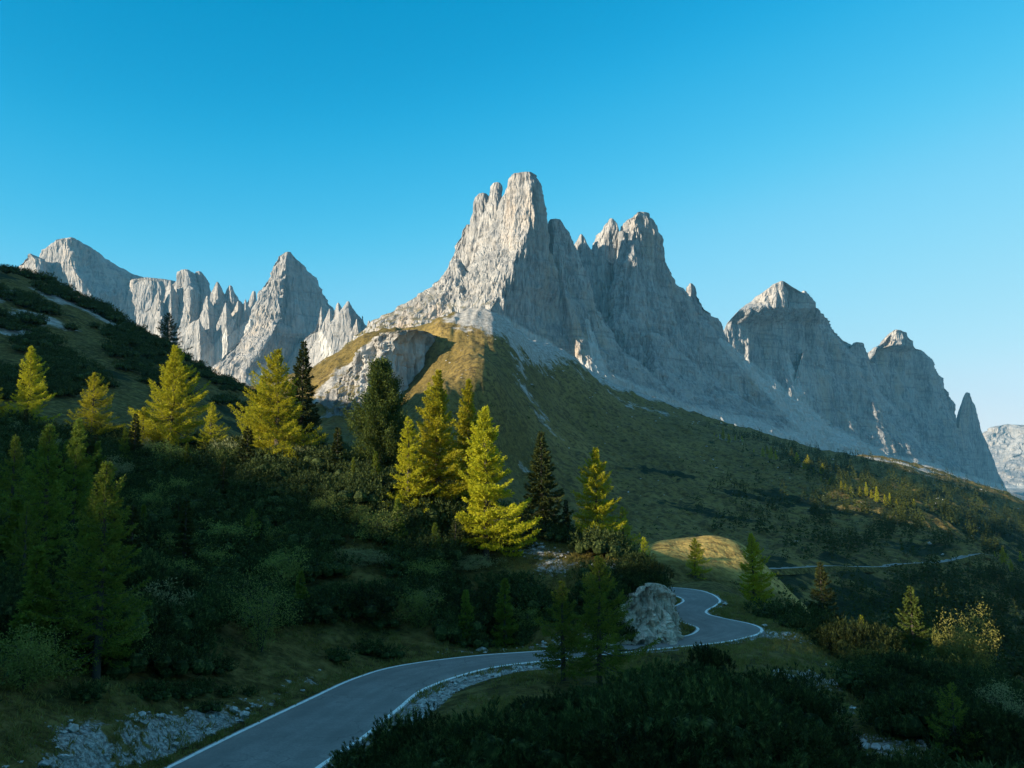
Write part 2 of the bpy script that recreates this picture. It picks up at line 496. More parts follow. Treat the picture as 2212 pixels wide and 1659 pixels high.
# ------------------------------------------------------------------ rock towers: closed bodies lofted from outline rows
def loft(rows, Y, kl=0.9, kr=0.9, lean=60, thick=0.6, amp=1.0, q=1.25, seed=1, px_step=2.0, edge=None, freq=1.0, top_rag=1.0):
    """rows: (py, x_left, x_right, x_prow) in the 2212 px frame.  The prow stands Y metres ahead at the top and the
    two faces recede from it by kl / kr metres per metre of width; lean = how far the foot stands out from the top."""
    rows = [r if len(r) == 4 else (*r, None) for r in rows]
    py = np.array([r[0] for r in rows], float)
    L = np.array([r[1] for r in rows], float); R = np.array([r[2] for r in rows], float)
    kk = [i for i, r in enumerate(rows) if r[3] is not None]
    P = np.interp(py, py[kk], [rows[i][3] for i in kk]) if kk else (L + R) / 2
    n = max(12, int((py[-1] - py[0]) / px_step))
    if py[-1] < 930 and py[-1] > 690:                       # carry every body well below the ground in front of it
        sl = 0.6
        py = np.append(py, 960); L = np.append(L, L[-1] - sl * (960 - py[-2])); R = np.append(R, R[-1] + sl * (960 - py[-2])); P = np.append(P, (L[-1] + R[-1]) / 2)
        n = max(12, int((py[-1] - py[0]) / px_step))
    t = np.linspace(0, 1, n) ** 1.05
    yy = py[0] + (py[-1] - py[0]) * t
    L = np.interp(yy, py, L); R = np.interp(yy, py, R); P = np.interp(yy, py, P)
    P = np.clip(P, L + 0.06 * (R - L), R - 0.12 * (R - L))
    wmax = (R - L).max()
    nf = int(np.clip(wmax / px_step * 1.25, 24, 520)); nb = max(8, nf // 5)
    m = Y / FPX                                             # metres per pixel at that distance
    Yp = Y - lean * (0.55 * t + 0.45 * t ** 2.5)
    s = np.linspace(0, 1, nf // 2, endpoint=False); u = np.linspace(0, 1, nf - nf // 2)
    pxl = L[:, None] + (P - L)[:, None] * s[None]
    pxr = P[:, None] + (R - P)[:, None] * u[None]
    wl = (P - L)[:, None] * m; wr = (R - P)[:, None] * m
    if isinstance(kl, tuple):                               # (above, below, row where it changes)
        kl = (kl[0] + (kl[1] - kl[0]) * sstep(kl[2] - 12, kl[2] + 12, yy))[:, None]
    dl = kl * wl * (1 - s[None]) ** q + 0.22 * (np.asarray(kl) > 0) * wl * np.clip(1 - s[None] * 6, 0, 1) ** 2
    dr = kr * wr * u[None] ** q + 0.22 * wr * np.clip(u[None] * 6 - 5, 0, 1) ** 2
    Yf = np.concatenate([Yp[:, None] + dl, Yp[:, None] + dr], 1)
    pxf = np.concatenate([pxl, pxr], 1)
    X, YY, Z = PT(pxf, np.repeat(yy[:, None], nf, 1), Yf)
    # rear half: from the right edge round the back to the left edge
    b = np.linspace(0, 1, nb + 2)[1:-1]
    xr, yr, zr = X[:, -1:], YY[:, -1:], Z[:, -1:]
    xl, yl, zl = X[:, :1], YY[:, :1], Z[:, :1]
    width = np.hypot(xr - xl, yr - yl)
    Xb = xr + (xl - xr) * b; Zb = zr + (zl - zr) * b
    Yb = yr + (yl - yr) * b + thick * width * np.sin(np.pi * b)
    X = np.concatenate([X, Xb], 1); YY = np.concatenate([YY, Yb], 1); Z = np.concatenate([Z, Zb], 1)
    # outward direction in plan
    tx = np.roll(X, -1, 1) - np.roll(X, 1, 1); ty = np.roll(YY, -1, 1) - np.roll(YY, 1, 1)
    ln = np.hypot(tx, ty) + 1e-6
    nx, ny = ty / ln, -tx / ln
    sc = 1500.0 / Y * freq
    A = amp * m * 1.0
    a = X * sc; bb = YY * sc; c = Z * sc
    rib = fbm(a / 62, bb / 62, c / 420, 5, seed, gain=0.56, ridged=True)
    rib2 = fbm(a / 18 + 5, bb / 18, c / 120, 4, seed + 50, gain=0.6, ridged=True)
    blk = fbm(a / 38, bb / 38, c / 26, 5, seed + 90, gain=0.62)
    led = noise3(a / 220, bb / 220, (c + 0.25 * a) / 15, seed + 33)
    gul = fbm(a / 130 + 3, bb / 130, c / 900, 3, seed + 140, gain=0.5, ridged=True)
    taper = np.clip(width / (40 * m), 0.25, 1.0)
    disp = A * taper * (12.5 * rib + 9.0 * gul + 5.5 * rib2 + 4.5 * blk + 3.0 * led)
    if edge is not None:
        w_ = np.ones(X.shape[1]); ff = np.linspace(0, 1, nf)
        w_[:nf] = edge + (1 - edge) * sstep(0, 0.16, ff); w_[nf:] = edge
        disp = disp * w_[None]
    X = X + nx * disp; YY = YY + ny * disp
    Z = Z + A * taper * 2.2 * top_rag * fbm(a / 12, bb / 12, c / 30, 3, seed + 7)
    v = np.stack([X, YY, Z], -1).reshape(-1, 3)
    ns = X.shape[1]
    f = grid_faces(n, ns, wrap=True)
    top = np.array([[X[0].mean(), YY[0].mean(), Z[0].mean() + 2.0 * m]])
    j = np.arange(ns)
    tf = np.stack([np.full(ns, len(v)), (j + 1) % ns, j], 1)
    return np.vstack([v, top]), f, tf


def build_mountain(lofts):
    V, Q, T = [], [], []; o = 0
    for v, q, t in lofts:
        V.append(v); Q.append(q + o); T.append(t + o); o += len(v)
    return np.vstack(V), [np.vstack(Q), np.vstack(T)]


MAIN = []
# tall front tower with its prow
MAIN.append(loft([(372, 1126, 1150, 1136), (380, 1109, 1162), (395, 1096, 1170), (420, 1086, 1175, 1146), (450, 1072, 1178), (475, 1060, 1181), (500, 1050, 1184, 1140),
                  (540, 1034, 1190, 1122), (580, 1010, 1202, 1104), (620, 988, 1222, 1086), (650, 965, 1245, 1066), (680, 945, 1275, 1052), (720, 900, 1320, 1050), (800, 800, 1420, 1050), (860, 740, 1480, 1050)],
                 1450, kl=(1.05, 0.7, 540), kr=1.05, lean=150, seed=3, amp=1.0))
MAIN.append(loft([(395, 1066, 1082), (402, 1060, 1088), (420, 1055, 1092), (450, 1045, 1094), (500, 1034, 1094), (560, 1018, 1084), (620, 998, 1074), (700, 975, 1070)], 1535, kl=0.7, kr=1.0, lean=90, seed=5, amp=.8))
MAIN.append(loft([(418, 1036, 1050), (426, 1031, 1055), (450, 1024, 1060), (480, 1019, 1062), (520, 1012, 1062), (580, 996, 1060), (640, 980, 1055), (700, 960, 1050)], 1560, kl=0.7, kr=1.0, lean=90, seed=6, amp=.8))
MAIN.append(loft([(486, 1004, 1018), (496, 997, 1024), (520, 986, 1032), (560, 971, 1040), (600, 962, 1045), (650, 940, 1040), (720, 905, 1040)], 1580, kl=0.7, kr=1.0, lean=90, seed=7, amp=.8))
MAIN.append(loft([(560, 975, 995), (580, 967, 1010), (600, 950, 1030), (615, 931, 1060), (640, 897, 1080), (660, 867, 1100), (680, 832, 1110), (692, 803, 1120), (706, 790, 1130), (730, 765, 1130), (760, 735, 1130), (800, 700, 1130), (860, 660, 1130)],
                 1480, kl=0.55, kr=0.5, lean=260, seed=8, amp=1.1))
# wall right of the tower
MAIN.append(loft([(474, 1190, 1211), (482, 1186, 1217), (500, 1182, 1226), (530, 1178, 1237), (580, 1172, 1252), (640, 1165, 1280), (700, 1160, 1310), (760, 1150, 1350), (860, 1120, 1480), (920, 1100, 1600)], 1530, kl=0.7, kr=1.15, lean=120, seed=9, amp=.95))
MAIN.append(loft([(507, 1252, 1259), (516, 1246, 1265), (528, 1240, 1271), (560, 1236, 1290), (620, 1230, 1300), (700, 1225, 1320), (800, 1215, 1350)], 1690, kl=0.9, kr=0.9, lean=60, seed=10, amp=.8))
MAIN.append(loft([(473, 1314, 1325), (482, 1309, 1331), (494, 1303, 1336), (510, 1291, 1340), (525, 1283, 1346), (560, 1276, 1350), (600, 1270, 1352), (700, 1258, 1360), (800, 1245, 1390)], 1700, kl=0.8, kr=0.9, lean=70, seed=11, amp=.85))
MAIN.append(loft([(500, 1338, 1350), (515, 1333, 1358), (560, 1330, 1370), (700, 1320, 1390)], 1690, seed=14, amp=.7))
# second great tower and the wall falling away to the right
MAIN.append(loft([(458, 1376, 1394, 1378), (464, 1368, 1402), (474, 1359, 1409, 1372), (490, 1345, 1416), (510, 1338, 1425, 1366), (540, 1335, 1430), (570, 1334, 1438), (600, 1331, 1452), (620, 1326, 1466, 1350),
                  (650, 1318, 1492), (690, 1306, 1530), (720, 1296, 1556), (760, 1280, 1590), (820, 1250, 1650, 1350), (880, 1220, 1740), (940, 1190, 1840), (990, 1170, 1930), (1030, 1160, 1990)],
                 1700, kl=0.9, kr=1.1, lean=230, seed=12, amp=1.05))
MAIN.append(loft([(613, 1487, 1497), (622, 1480, 1506), (640, 1474, 1513), (655, 1466, 1524), (680, 1450, 1540), (740, 1430, 1580), (860, 1400, 1640)], 1900, kl=.8, kr=1.0, lean=80, seed=15, amp=.8))
MAIN.append(loft([(683, 1516, 1536), (692, 1508, 1551), (705, 1500, 1557), (730, 1490, 1563), (800, 1470, 1590), (900, 1450, 1660)], 1960, kl=.8, kr=1.0, lean=90, seed=16, amp=.8))
# lower buttresses that break up the foot of the wall
MAIN.append(loft([(670, 1275, 1290), (690, 1262, 1302), (740, 1240, 1330), (820, 1210, 1400), (900, 1180, 1500)], 1540, kl=.6, kr=1.0, lean=110, seed=21, amp=.8))
MAIN.append(loft([(720, 1395, 1420), (745, 1370, 1450), (800, 1330, 1510), (880, 1290, 1640), (960, 1260, 1760)], 1640, kl=.5, kr=1.1, lean=140, seed=22, amp=.8))

SECOND = [loft([(608, 1684, 1695, 1688), (614, 1674, 1706), (624, 1658, 1724), (636, 1640, 1741), (650, 1622, 1755), (665, 1602, 1764, 1670), (685, 1582, 1786), (700, 1570, 1797, 1590), (720, 1562, 1814), (745, 1557, 1842), (775, 1553, 1872),
                (800, 1558, 1890, 1575), (900, 1570, 1950, 1590), (980, 1590, 2010), (1040, 1600, 2060)], 2350, kl=(0.5, -0.5, 662), kr=0.9, q=1.0, edge=0.25, lean=200, seed=31, amp=1.05),
          loft([(629, 1733, 1742), (638, 1727, 1749), (660, 1715, 1765), (690, 1700, 1775)], 2520, seed=32, amp=.6),
          loft([(740, 1846, 1864, 1850), (748, 1839, 1871), (765, 1830, 1880), (800, 1815, 1900), (900, 1790, 1960, 1800)], 2640, kl=-.3, kr=1.0, q=1.0, seed=34, amp=.7),
          loft([(760, 1735, 1748, 1738), (800, 1722, 1775), (880, 1705, 1830), (1000, 1690, 1900, 1700)], 2440, kl=-.5, kr=1.0, q=1.0, lean=120, seed=37, amp=0.6)]
THIRD = [loft([(713, 1928, 1946, 1938), (718, 1919, 1956), (730, 1905, 1969), (745, 1893, 1979, 1930), (760, 1883, 1992, 1884), (780, 1872, 2009), (800, 1862, 2030), (830, 1855, 2048), (860, 1850, 2061), (900, 1850, 2077, 1852), (950, 1850, 2092), (1000, 1850, 2103), (1050, 1850, 2120)],
              3000, kl=(0.5, -0.4, 748), kr=0.9, q=1.0, edge=0.45, lean=200, seed=41, amp=1.05)]
SPIRE = [loft([(849, 2086, 2095, 2088), (858, 2083, 2100), (875, 2079, 2106), (900, 2074, 2115, 2076), (940, 2068, 2128), (980, 2064, 2142), (1010, 2060, 2154), (1050, 2056, 2170), (1080, 2056, 2180)],
              3300, kl=-0.5, kr=1.1, q=1.0, edge=0.2, lean=90, seed=42, amp=0.35)]
# peaks beyond the left hillside
LEFT = [loft([(514, 147, 160), (519, 120, 171), (530, 106, 186), (545, 95, 207), (560, 78, 226), (575, 60, 250), (592, 45, 285), (604, 30, 320), (618, 10, 350), (640, -20, 400), (700, -80, 430), (820, -150, 480)], 3300, kl=.5, kr=.85, q=1.0, lean=200, seed=51, amp=.8),
        loft([(549, 60, 70), (560, 50, 100), (600, 20, 140), (700, -60, 180)], 3250, seed=52, amp=.6),
        loft([(600, 300, 330), (606, 280, 378), (625, 260, 395), (680, 230, 420), (800, 200, 460)], 3350, kl=.4, kr=.5, lean=120, seed=58, amp=.6),
        loft([(583, 391, 409), (589, 386, 417), (604, 381, 428), (625, 373, 447), (650, 362, 462), (680, 348, 472), (720, 328, 490), (800, 300, 530)], 3000, kl=.7, kr=.95, q=1.0, lean=150, seed=53, amp=.8),
        loft([(587, 423, 436), (598, 418, 446), (620, 412, 455), (660, 405, 465), (760, 390, 490)], 3020, seed=59, amp=.6),
        loft([(610, 466, 473), (622, 460, 481), (640, 451, 489), (660, 441, 500), (690, 425, 530), (760, 400, 600)], 2930, kl=.7, kr=.95, q=1.0, lean=130, seed=54, amp=.7),
        loft([(618, 494, 500), (632, 489, 507), (650, 482, 517), (664, 474, 540), (700, 470, 560), (780, 450, 600)], 2950, seed=55, amp=.6),
        loft([(630, 545, 552), (645, 538, 558), (665, 526, 566), (700, 505, 575), (790, 460, 600)], 2960, seed=56, amp=.6),
        loft([(545, 614, 630, 620), (554, 599, 644), (575, 589, 659), (600, 578, 676), (630, 561, 699), (660, 548, 717), (690, 534, 737), (720, 522, 760, 588), (760, 488, 790, 560), (800, 452, 815, 530), (870, 400, 850)],
             2700, kl=.6, kr=.95, q=1.0, lean=260, seed=57, amp=.95),
        loft([(652, 750, 755), (662, 744, 760), (676, 735, 772), (690, 724, 786), (705, 712, 800), (740, 700, 830), (820, 660, 900)], 2450, kl=.7, kr=.9, q=1.0, lean=140, seed=61, amp=.7),
        loft([(655, 728, 733), (664, 724, 738), (690, 716, 750), (760, 690, 780)], 2560, seed=62, amp=.5)]
_r = np.random.default_rng(77)
for (tx, ty, w, Yd) in [(342, 628, 10, 2960), (368, 606, 8, 2980), (448, 640, 8, 2900), (488, 655, 7, 2890), (514, 652, 8, 2920), (530, 648, 7, 2930), (562, 650, 6, 2800), (694, 664, 7, 2640), (712, 668, 7, 2520),
                        (771, 690, 7, 2430), (783, 684, 6, 2480), (797, 694, 8, 2440), (430, 690, 9, 2860)]:
    h = _r.uniform(70, 120)
    LEFT.append(loft([(ty, tx - w * .25, tx + w * .25), (ty + 8, tx - w * .6, tx + w * .65), (ty + 22, tx - w * 1.4, tx + w * 1.6), (ty + 50, tx - w * 3.2, tx + w * 3.6), (ty + h, tx - w * 7, tx + w * 7.5)], Yd, kl=.7, kr=.95, q=1.0, lean=60, seed=200 + tx, amp=.55))
LEFT.append(loft([(692, 640, 660), (700, 560, 760), (712, 520, 810), (740, 480, 840), (860, 420, 900)], 3050, kl=.3, kr=.4, lean=150, seed=65, amp=.9))
FARR = [loft([(918, 2165, 2190), (926, 2140, 2235), (932, 2130, 2290), (950, 2100, 2350), (1000, 2060, 2400), (1100, 2000, 2450)], 8000, kl=.3, kr=.3, lean=1400, seed=71, amp=1.2),
        loft([(922, 2228, 2250), (930, 2212, 2275), (960, 2190, 2330), (1080, 2100, 2400)], 7600, kl=.3, kr=.3, lean=1200, seed=72, amp=1.2)]

CRAG = [loft([(714, 858, 905, 868), (720, 835, 935, 862), (730, 815, 955, 850), (745, 795, 968, 838), (765, 775, 985, 828), (790, 750, 1000, 815), (820, 725, 1010, 800), (850, 700, 1010, 790), (900, 690, 1000, 780)],
             470, kl=.45, kr=1.15, q=1.0, lean=40, thick=.5, seed=81, amp=1.6)]

# ------------------------------------------------------------------ materials of the setting
def rock_material(name, base, dark, pale, ochre, grass_amt=0.0, s=1.0):
    k = NT(name); P = k.coord('Object')
    streak = k.noise(k.scaled(P, (0.030 * s, 0.030 * s, 0.0055 * s)), 1.0, 8, 0.62, 0.4)
    fine = k.noise(k.scaled(P, (0.20 * s, 0.20 * s, 0.045 * s)), 1.0, 8, 0.66)
    big = k.noise(P, 0.006 * s, 4, 0.5)
    col = k.mix(k.ramp(streak, [(0.38, 0.0), (0.58, 1.0)]), dark, base)
    col = k.mix(k.ramp(fine, [(0.42, 0.0), (0.66, 0.75)]), col, pale)
    col = k.mix(k.ramp(fine, [(0.30, 0.75), (0.44, 0.0)]), col, dark)
    och = k.math('MULTIPLY', k.ramp(big, [(0.5, 0.0), (0.68, 1.0)]), k.ramp(streak, [(0.45, 0.0), (0.6, 0.8)]))
    col = k.mix(och, col, ochre)
    bed = k.noise(k.scaled(P, (0.007 * s, 0.007 * s, 0.085 * s)), 1.0, 5, 0.6, 0.6)
    col = k.mix(k.ramp(bed, [(0.34, 0.55), (0.46, 0.0)]), col, dark)
    col = k.mix(k.ramp(bed, [(0.58, 0.0), (0.70, 0.4)]), col, pale)
    crack = k.n('ShaderNodeTexVoronoi', feature='DISTANCE_TO_EDGE')
    k.l(k.scaled(P, (0.07 * s, 0.07 * s, 0.022 * s)), crack.inputs['Vector']); crack.inputs['Scale'].default_value = 1.0
    cr = k.ramp(crack.outputs['Distance'], [(0.0, 0.0), (0.09, 1.0)])
    if grass_amt > 0:
        geo = k.n('ShaderNodeNewGeometry')
        sep = k.n('ShaderNodeSeparateXYZ'); k.l(geo.outputs['Normal'], sep.inputs[0])
        gm = k.math('ADD', sep.outputs['Z'], k.math('MULTIPLY', k.math('SUBTRACT', k.noise(P, 0.035 * s, 5, 0.6), 0.5), 1.1))
        gm = k.math('MULTIPLY', k.ramp(gm, [(0.50, 0.0), (0.62, 1.0)]), k.attr('grassy'))
        col = k.mix(gm, col, (0.16, 0.125, 0.035))
    scn = k.math('ADD', k.attr('scree'), k.math('MULTIPLY', k.math('SUBTRACT', k.noise(P, 0.02 * s, 7, 0.7), 0.5), 0.9))
    scm = k.math('MULTIPLY', k.ramp(scn, [(0.38, 0.0), (0.62, 1.0)]), k.ramp(k.attr('scree'), [(0.02, 0.0), (0.15, 1.0)]))
    col = k.mix(scm, col, k.mix(k.ramp(fine, [(0.35, 0.0), (0.65, 1.0)]), (0.42, 0.40, 0.37), (0.60, 0.575, 0.54)))
    hgt = k.math('ADD', k.math('MULTIPLY', fine, 1.0), k.math('ADD', k.math('ADD', k.math('MULTIPLY', streak, 1.4), k.math('MULTIPLY', bed, 0.8)), k.math('MULTIPLY', cr, 0.35)))
    return k.done(k.bsdf(col, 0.95, hgt, 8.0 / s, 0.8, 0.15))


ROCK = rock_material('limestone', (0.39, 0.375, 0.355), (0.195, 0.195, 0.198), (0.51, 0.485, 0.455), (0.44, 0.33, 0.235), 1.0)
ROCK_FAR = rock_material('distant_limestone', (0.355, 0.34, 0.325), (0.20, 0.20, 0.202), (0.425, 0.405, 0.385), (0.48, 0.38, 0.28), 0.0, 0.6)
ROCK_CUT = rock_material('road_cut_rock', (0.72, 0.60, 0.48), (0.26, 0.21, 0.155), (0.84, 0.73, 0.60), (0.36, 0.27, 0.17), 0.0, 16.0)

k = NT('alpine_ground'); P = k.coord('Object')
n1 = k.noise(P, 0.09, 6, 0.6); n2 = k.noise(P, 0.9, 6, 0.65); n3 = k.noise(k.scaled(P, (0.02, 0.011, 0.02)), 1.0, 6, 0.6)
turf = k.mix(k.ramp(n1, [(0.35, 0.0), (0.65, 1.0)]), (0.055, 0.047, 0.012), (0.125, 0.094, 0.025))
nq = k.noise(P, 3.1, 5, 0.7)
turf = k.mix(k.ramp(nq, [(0.36, 0.75), (0.5, 0.0)]), turf, (0.026, 0.022, 0.009))
turf = k.mix(k.ramp(n2, [(0.46, 0.0), (0.64, 0.85)]), turf, (0.21, 0.16, 0.052))
turf = k.mix(k.ramp(n2, [(0.28, 0.7), (0.44, 0.0)]), turf, (0.020, 0.017, 0.008))
dry = k.mix(k.ramp(n3, [(0.35, 0.0), (0.65, 1.0)]), (0.17, 0.122, 0.034), (0.28, 0.195, 0.06))
dry = k.mix(k.ramp(k.noise(P, 0.16, 6, 0.65), [(0.36, 0.8), (0.52, 0.0)]), dry, (0.070, 0.048, 0.020))
dry = k.mix(k.ramp(k.noise(k.scaled(P, (0.42, 0.24, 0.5)), 1.0, 6, 0.72), [(0.40, 0.8), (0.52, 0.0)]), dry, (0.045, 0.034, 0.015))
dry = k.mix(k.ramp(k.noise(k.scaled(P, (0.30, 0.30, 0.9)), 1.0, 6, 0.75), [(0.60, 0.0), (0.68, 0.7)]), dry, (0.36, 0.30, 0.19))
col = k.mix(k.attr('dry'), turf, dry)
strw = k.mix(k.ramp(k.noise(k.scaled(P, (0.5, 0.9, 1.0)), 1.0, 6, 0.7), [(0.36, 0.0), (0.56, 1.0)]), (0.16, 0.10, 0.03), (0.50, 0.34, 0.10))
col = k.mix(k.attr('straw'), col, strw)
stone_n = k.noise(P, 0.45, 8, 0.7)
stone_col = k.mix(k.ramp(stone_n, [(0.35, 0.0), (0.65, 1.0)]), (0.22, 0.20, 0.175), (0.50, 0.47, 0.43))
brk = k.math('ADD', k.attr('stony'), k.math('MULTIPLY', k.math('SUBTRACT', k.noise(P, 0.12, 7, 0.7), 0.5), 1.5))
stm = k.math('MULTIPLY', k.ramp(brk, [(0.46, 0.0), (0.62, 1.0)]), k.ramp(k.attr('stony'), [(0.02, 0.0), (0.12, 1.0)]))
nearbrk = k.math('ADD', k.attr('gravel'), k.math('MULTIPLY', k.math('SUBTRACT', k.noise(P, 1.1, 7, 0.7), 0.5), 1.6))
grm = k.math('MULTIPLY', k.ramp(nearbrk, [(0.48, 0.0), (0.60, 1.0)]), k.ramp(k.attr('gravel'), [(0.02, 0.0), (0.12, 1.0)]))
gravel_col = k.mix(k.ramp(k.noise(P, 5.0, 5, 0.7), [(0.38, 0.0), (0.62, 1.0)]), (0.13, 0.12, 0.105), (0.47, 0.45, 0.42))
col = k.mix(stm, col, stone_col)
col = k.mix(grm, col, gravel_col)
mug = k.math('ADD', k.attr('scrub'), k.math('MULTIPLY', k.math('SUBTRACT', k.noise(P, 0.06, 6, 0.65), 0.5), 1.7))
mgm = k.math('MULTIPLY', k.ramp(mug, [(0.48, 0.0), (0.56, 1.0)]), k.ramp(k.attr('scrub'), [(0.02, 0.0), (0.10, 1.0)]))
col = k.mix(mgm, col, k.mix(k.ramp(n2, [(0.3, 0.0), (0.7, 1.0)]), (0.012, 0.020, 0.009), (0.034, 0.046, 0.018)))
gb = k.math('ADD', k.math('MULTIPLY', n2, 0.35), k.math('MULTIPLY', k.noise(P, 0.22, 6, 0.65), 1.0))
GROUND_MAT = k.done(k.bsdf(col, 1.0, gb, 1.6, 0.8, 0.1))

k = NT('asphalt'); P = k.coord('Object')
a = k.mix(k.ramp(k.noise(P, 0.30, 5, 0.65), [(0.35, 0.0), (0.65, 1.0)]), (0.215, 0.198, 0.185), (0.30, 0.276, 0.258))
cells = k.n('ShaderNodeTexVoronoi'); k.l(k.scaled(P, (0.16, 0.10, 0.1)), cells.inputs['Vector']); cells.inputs['Scale'].default_value = 1.0
sc_ = k.n('ShaderNodeSeparateXYZ'); k.l(cells.outputs['Color'], sc_.inputs[0])
a = k.mix(k.ramp(sc_.outputs['X'], [(0.74, 0.0), (0.76, 0.45)]), a, (0.165, 0.155, 0.147))
track = k.math('MULTIPLY', k.attr('track'), k.ramp(k.noise(P, 0.5, 4, 0.6), [(0.3, 0.2), (0.65, 0.75)]))
a = k.mix(track, a, (0.155, 0.145, 0.137))
a = k.mix(k.ramp(k.noise(P, 9.0, 4, 0.7), [(0.4, 0.5), (0.6, 0.0)]), a, (0.15, 0.138, 0.128))
cr = k.n('ShaderNodeTexVoronoi', feature='DISTANCE_TO_EDGE')
vm_ = k.n('ShaderNodeVectorMath', operation='ADD'); nz_ = k.n('ShaderNodeTexNoise'); k.l(P, nz_.inputs['Vector']); nz_.inputs['Scale'].default_value = 1.2; nz_.inputs['Detail'].default_value = 6
k.l(P, vm_.inputs[0]); k.l(nz_.outputs['Color'], vm_.inputs[1]); k.l(vm_.outputs[0], cr.inputs['Vector']); cr.inputs['Scale'].default_value = 0.33
crk = k.math('MULTIPLY', k.ramp(cr.outputs['Distance'], [(0.004, 1.0), (0.013, 0.0)]), k.ramp(k.noise(P, 0.2, 3, 0.5), [(0.48, 0.0), (0.62, 0.6)]))
a = k.mix(crk, a, (0.09, 0.084, 0.08))
a = k.mix(k.math('MULTIPLY', k.attr('rim'), k.ramp(k.noise(P, 1.6, 6, 0.7), [(0.42, 0.0), (0.6, 0.9)])), a, (0.36, 0.33, 0.29))
ASPHALT = k.done(k.bsdf(a, 0.85, k.noise(P, 22.0, 3, 0.6), 0.012, 0.6, 0.25))
k = NT('road_paint'); P = k.coord('Object')
wear = k.ramp(k.noise(P, 3.2, 6, 0.72), [(0.34, 0.0), (0.47, 1.0)])
PAINT = k.done(k.bsdf(k.mix(wear, (0.42, 0.41, 0.39), (0.85, 0.84, 0.81)), 0.7, None))
k = NT('pale_gravel'); P = k.coord('Object')
gc = k.mix(k.ramp(k.noise(P, 6.0, 6, 0.75), [(0.36, 0.0), (0.64, 1.0)]), (0.17, 0.16, 0.145), (0.50, 0.48, 0.45))
GRAVEL = k.done(k.bsdf(gc, 1.0, k.noise(P, 9.0, 5, 0.7), 0.08, 1.0, 0.1))


# ------------------------------------------------------------------ ground sheet and its cover masks
def blob(x, y, px, py, Y, r, soft=0.6):
    bx, by, _ = PT(px, py, Y)
    d = np.hypot(x - bx, y - by) / r
    return np.exp(-d ** 2 * 1.2)


def seg_mask(x, y, pts, r):
    out = np.zeros_like(x)
    P3 = [PT(*p)[:2] for p in pts]
    for (ax, ay), (bx, by) in zip(P3[:-1], P3[1:]):
        ex, ey = bx - ax, by - ay
        t = np.clip(((x - ax) * ex + (y - ay) * ey) / (ex * ex + ey * ey), 0, 1)
        out = np.maximum(out, np.exp(-(np.hypot(x - ax - t * ex, y - ay - t * ey) / r) ** 2))
    return out


gr = np.hypot(gx, gy)
gdr = gd; bank = (gside > 0)
nz1 = fbm(gx / 14, gy / 14, 0 * gx, 4, 61); nz2 = fbm(gx / 42, gy / 42, 0 * gx, 4, 62)
gravel = np.where(bank, sstep(0.5, 1.2, gd) * sstep(4.2, 1.7, gd) * sstep(88, 80, gy) * (0.46 + 0.85 * nz1), 0)
gravel = np.maximum(gravel, np.where(~bank, sstep(0.9, 0.2, gd) * 0.75, 0) * (gd > -0.5))
gravel = np.maximum(gravel, np.where(~bank, sstep(2.6, 1.4, gd) * seg_mask(gx, gy, [(1180, 1436, 65), (1050, 1455, 61), (960, 1500, 55), (945, 1530, 51)], 2.6) * 1.3, 0))
gravel = np.maximum(gravel, blob(gx, gy, 1690, 1362, 80, 2.6) * 1.1)
for p in ((1165, 1200, 92, 3.4), (1200, 1245, 88, 3.0), (1320, 1250, 86, 2.5), (190, 1590, 41, 3.0), (240, 1630, 40, 2.4), (1760, 1500, 66, 2.6), (1830, 1490, 72, 2.4), (1700, 1480, 66, 1.8),
          (1930, 1620, 50, 3.4), (1860, 1600, 52, 2.4), (1960, 1680, 45, 3.0), (1800, 1540, 60, 2.2), (2080, 1560, 60, 2.5), (1500, 1470, 60, 1.5)):
    gravel = np.maximum(gravel, blob(gx, gy, *p) * 0.72)
stony = np.zeros_like(gx)
stony = np.maximum(stony, seg_mask(gx, gy, [(1040, 694, 518), (1100, 703, 570), (1200, 758, 696), (1300, 817, 806), (1500, 895, 905), (1700, 958, 935), (1880, 988, 935), (2010, 1010, 925)], 24) * 1.05)
stony = np.maximum(stony, sstep(-8, 60, gy - np.interp(gx, *np.array(sorted([(float(PT(*p)[0]), float(PT(*p)[1])) for p in [(1050, 690, 540), (1100, 702, 590), (1200, 754, 715), (1300, 814, 830), (1500, 892, 935), (1700, 957, 965), (1870, 988, 965), (2212, 1078, 935)]])).T)) * sstep(-80, -30, gx) * (gr > 500))
for p in ((1150, 860, 470, 20), (1120, 800, 500, 16), (1180, 920, 450, 14), (1330, 860, 720, 30), (1250, 830, 640, 22), (1440, 900, 760, 30), (1390, 880, 760, 24), (1560, 950, 680, 24), (2060, 1060, 800, 36), (2130, 1080, 720, 30),
          (1620, 1140, 370, 10), (1060, 700, 520, 14), (1015, 780, 420, 7), (1130, 1010, 365, 7), (2010, 1040, 860, 34)):
    stony = np.maximum(stony, blob(gx, gy, *p) * 0.54)
stony = np.maximum(stony, 0.70 * seg_mask(gx, gy, [(690, 858, 478), (740, 800, 500), (800, 752, 512), (850, 728, 524)], 9))
for p in ((20, 655, 215, 15), (130, 665, 235, 13), (210, 690, 240, 15), (265, 700, 245, 13), (80, 715, 205, 12), (40, 730, 190, 9), (110, 760, 180, 7), (620, 880, 560, 30)):
    stony = np.maximum(stony, blob(gx, gy, *p) * 0.74)
dry = sstep(168, 181, gy) * sstep(-30, 30, gx) * 0.9
dry = np.maximum(dry, sstep(240, 330, gr) * np.clip(0.55 + 1.1 * nz2, 0, 1))
dry = np.maximum(dry, 0.5 * np.exp(-((gx - x_at(1720, 80)) / 9) ** 2 - ((gy - 76) / 12) ** 2))
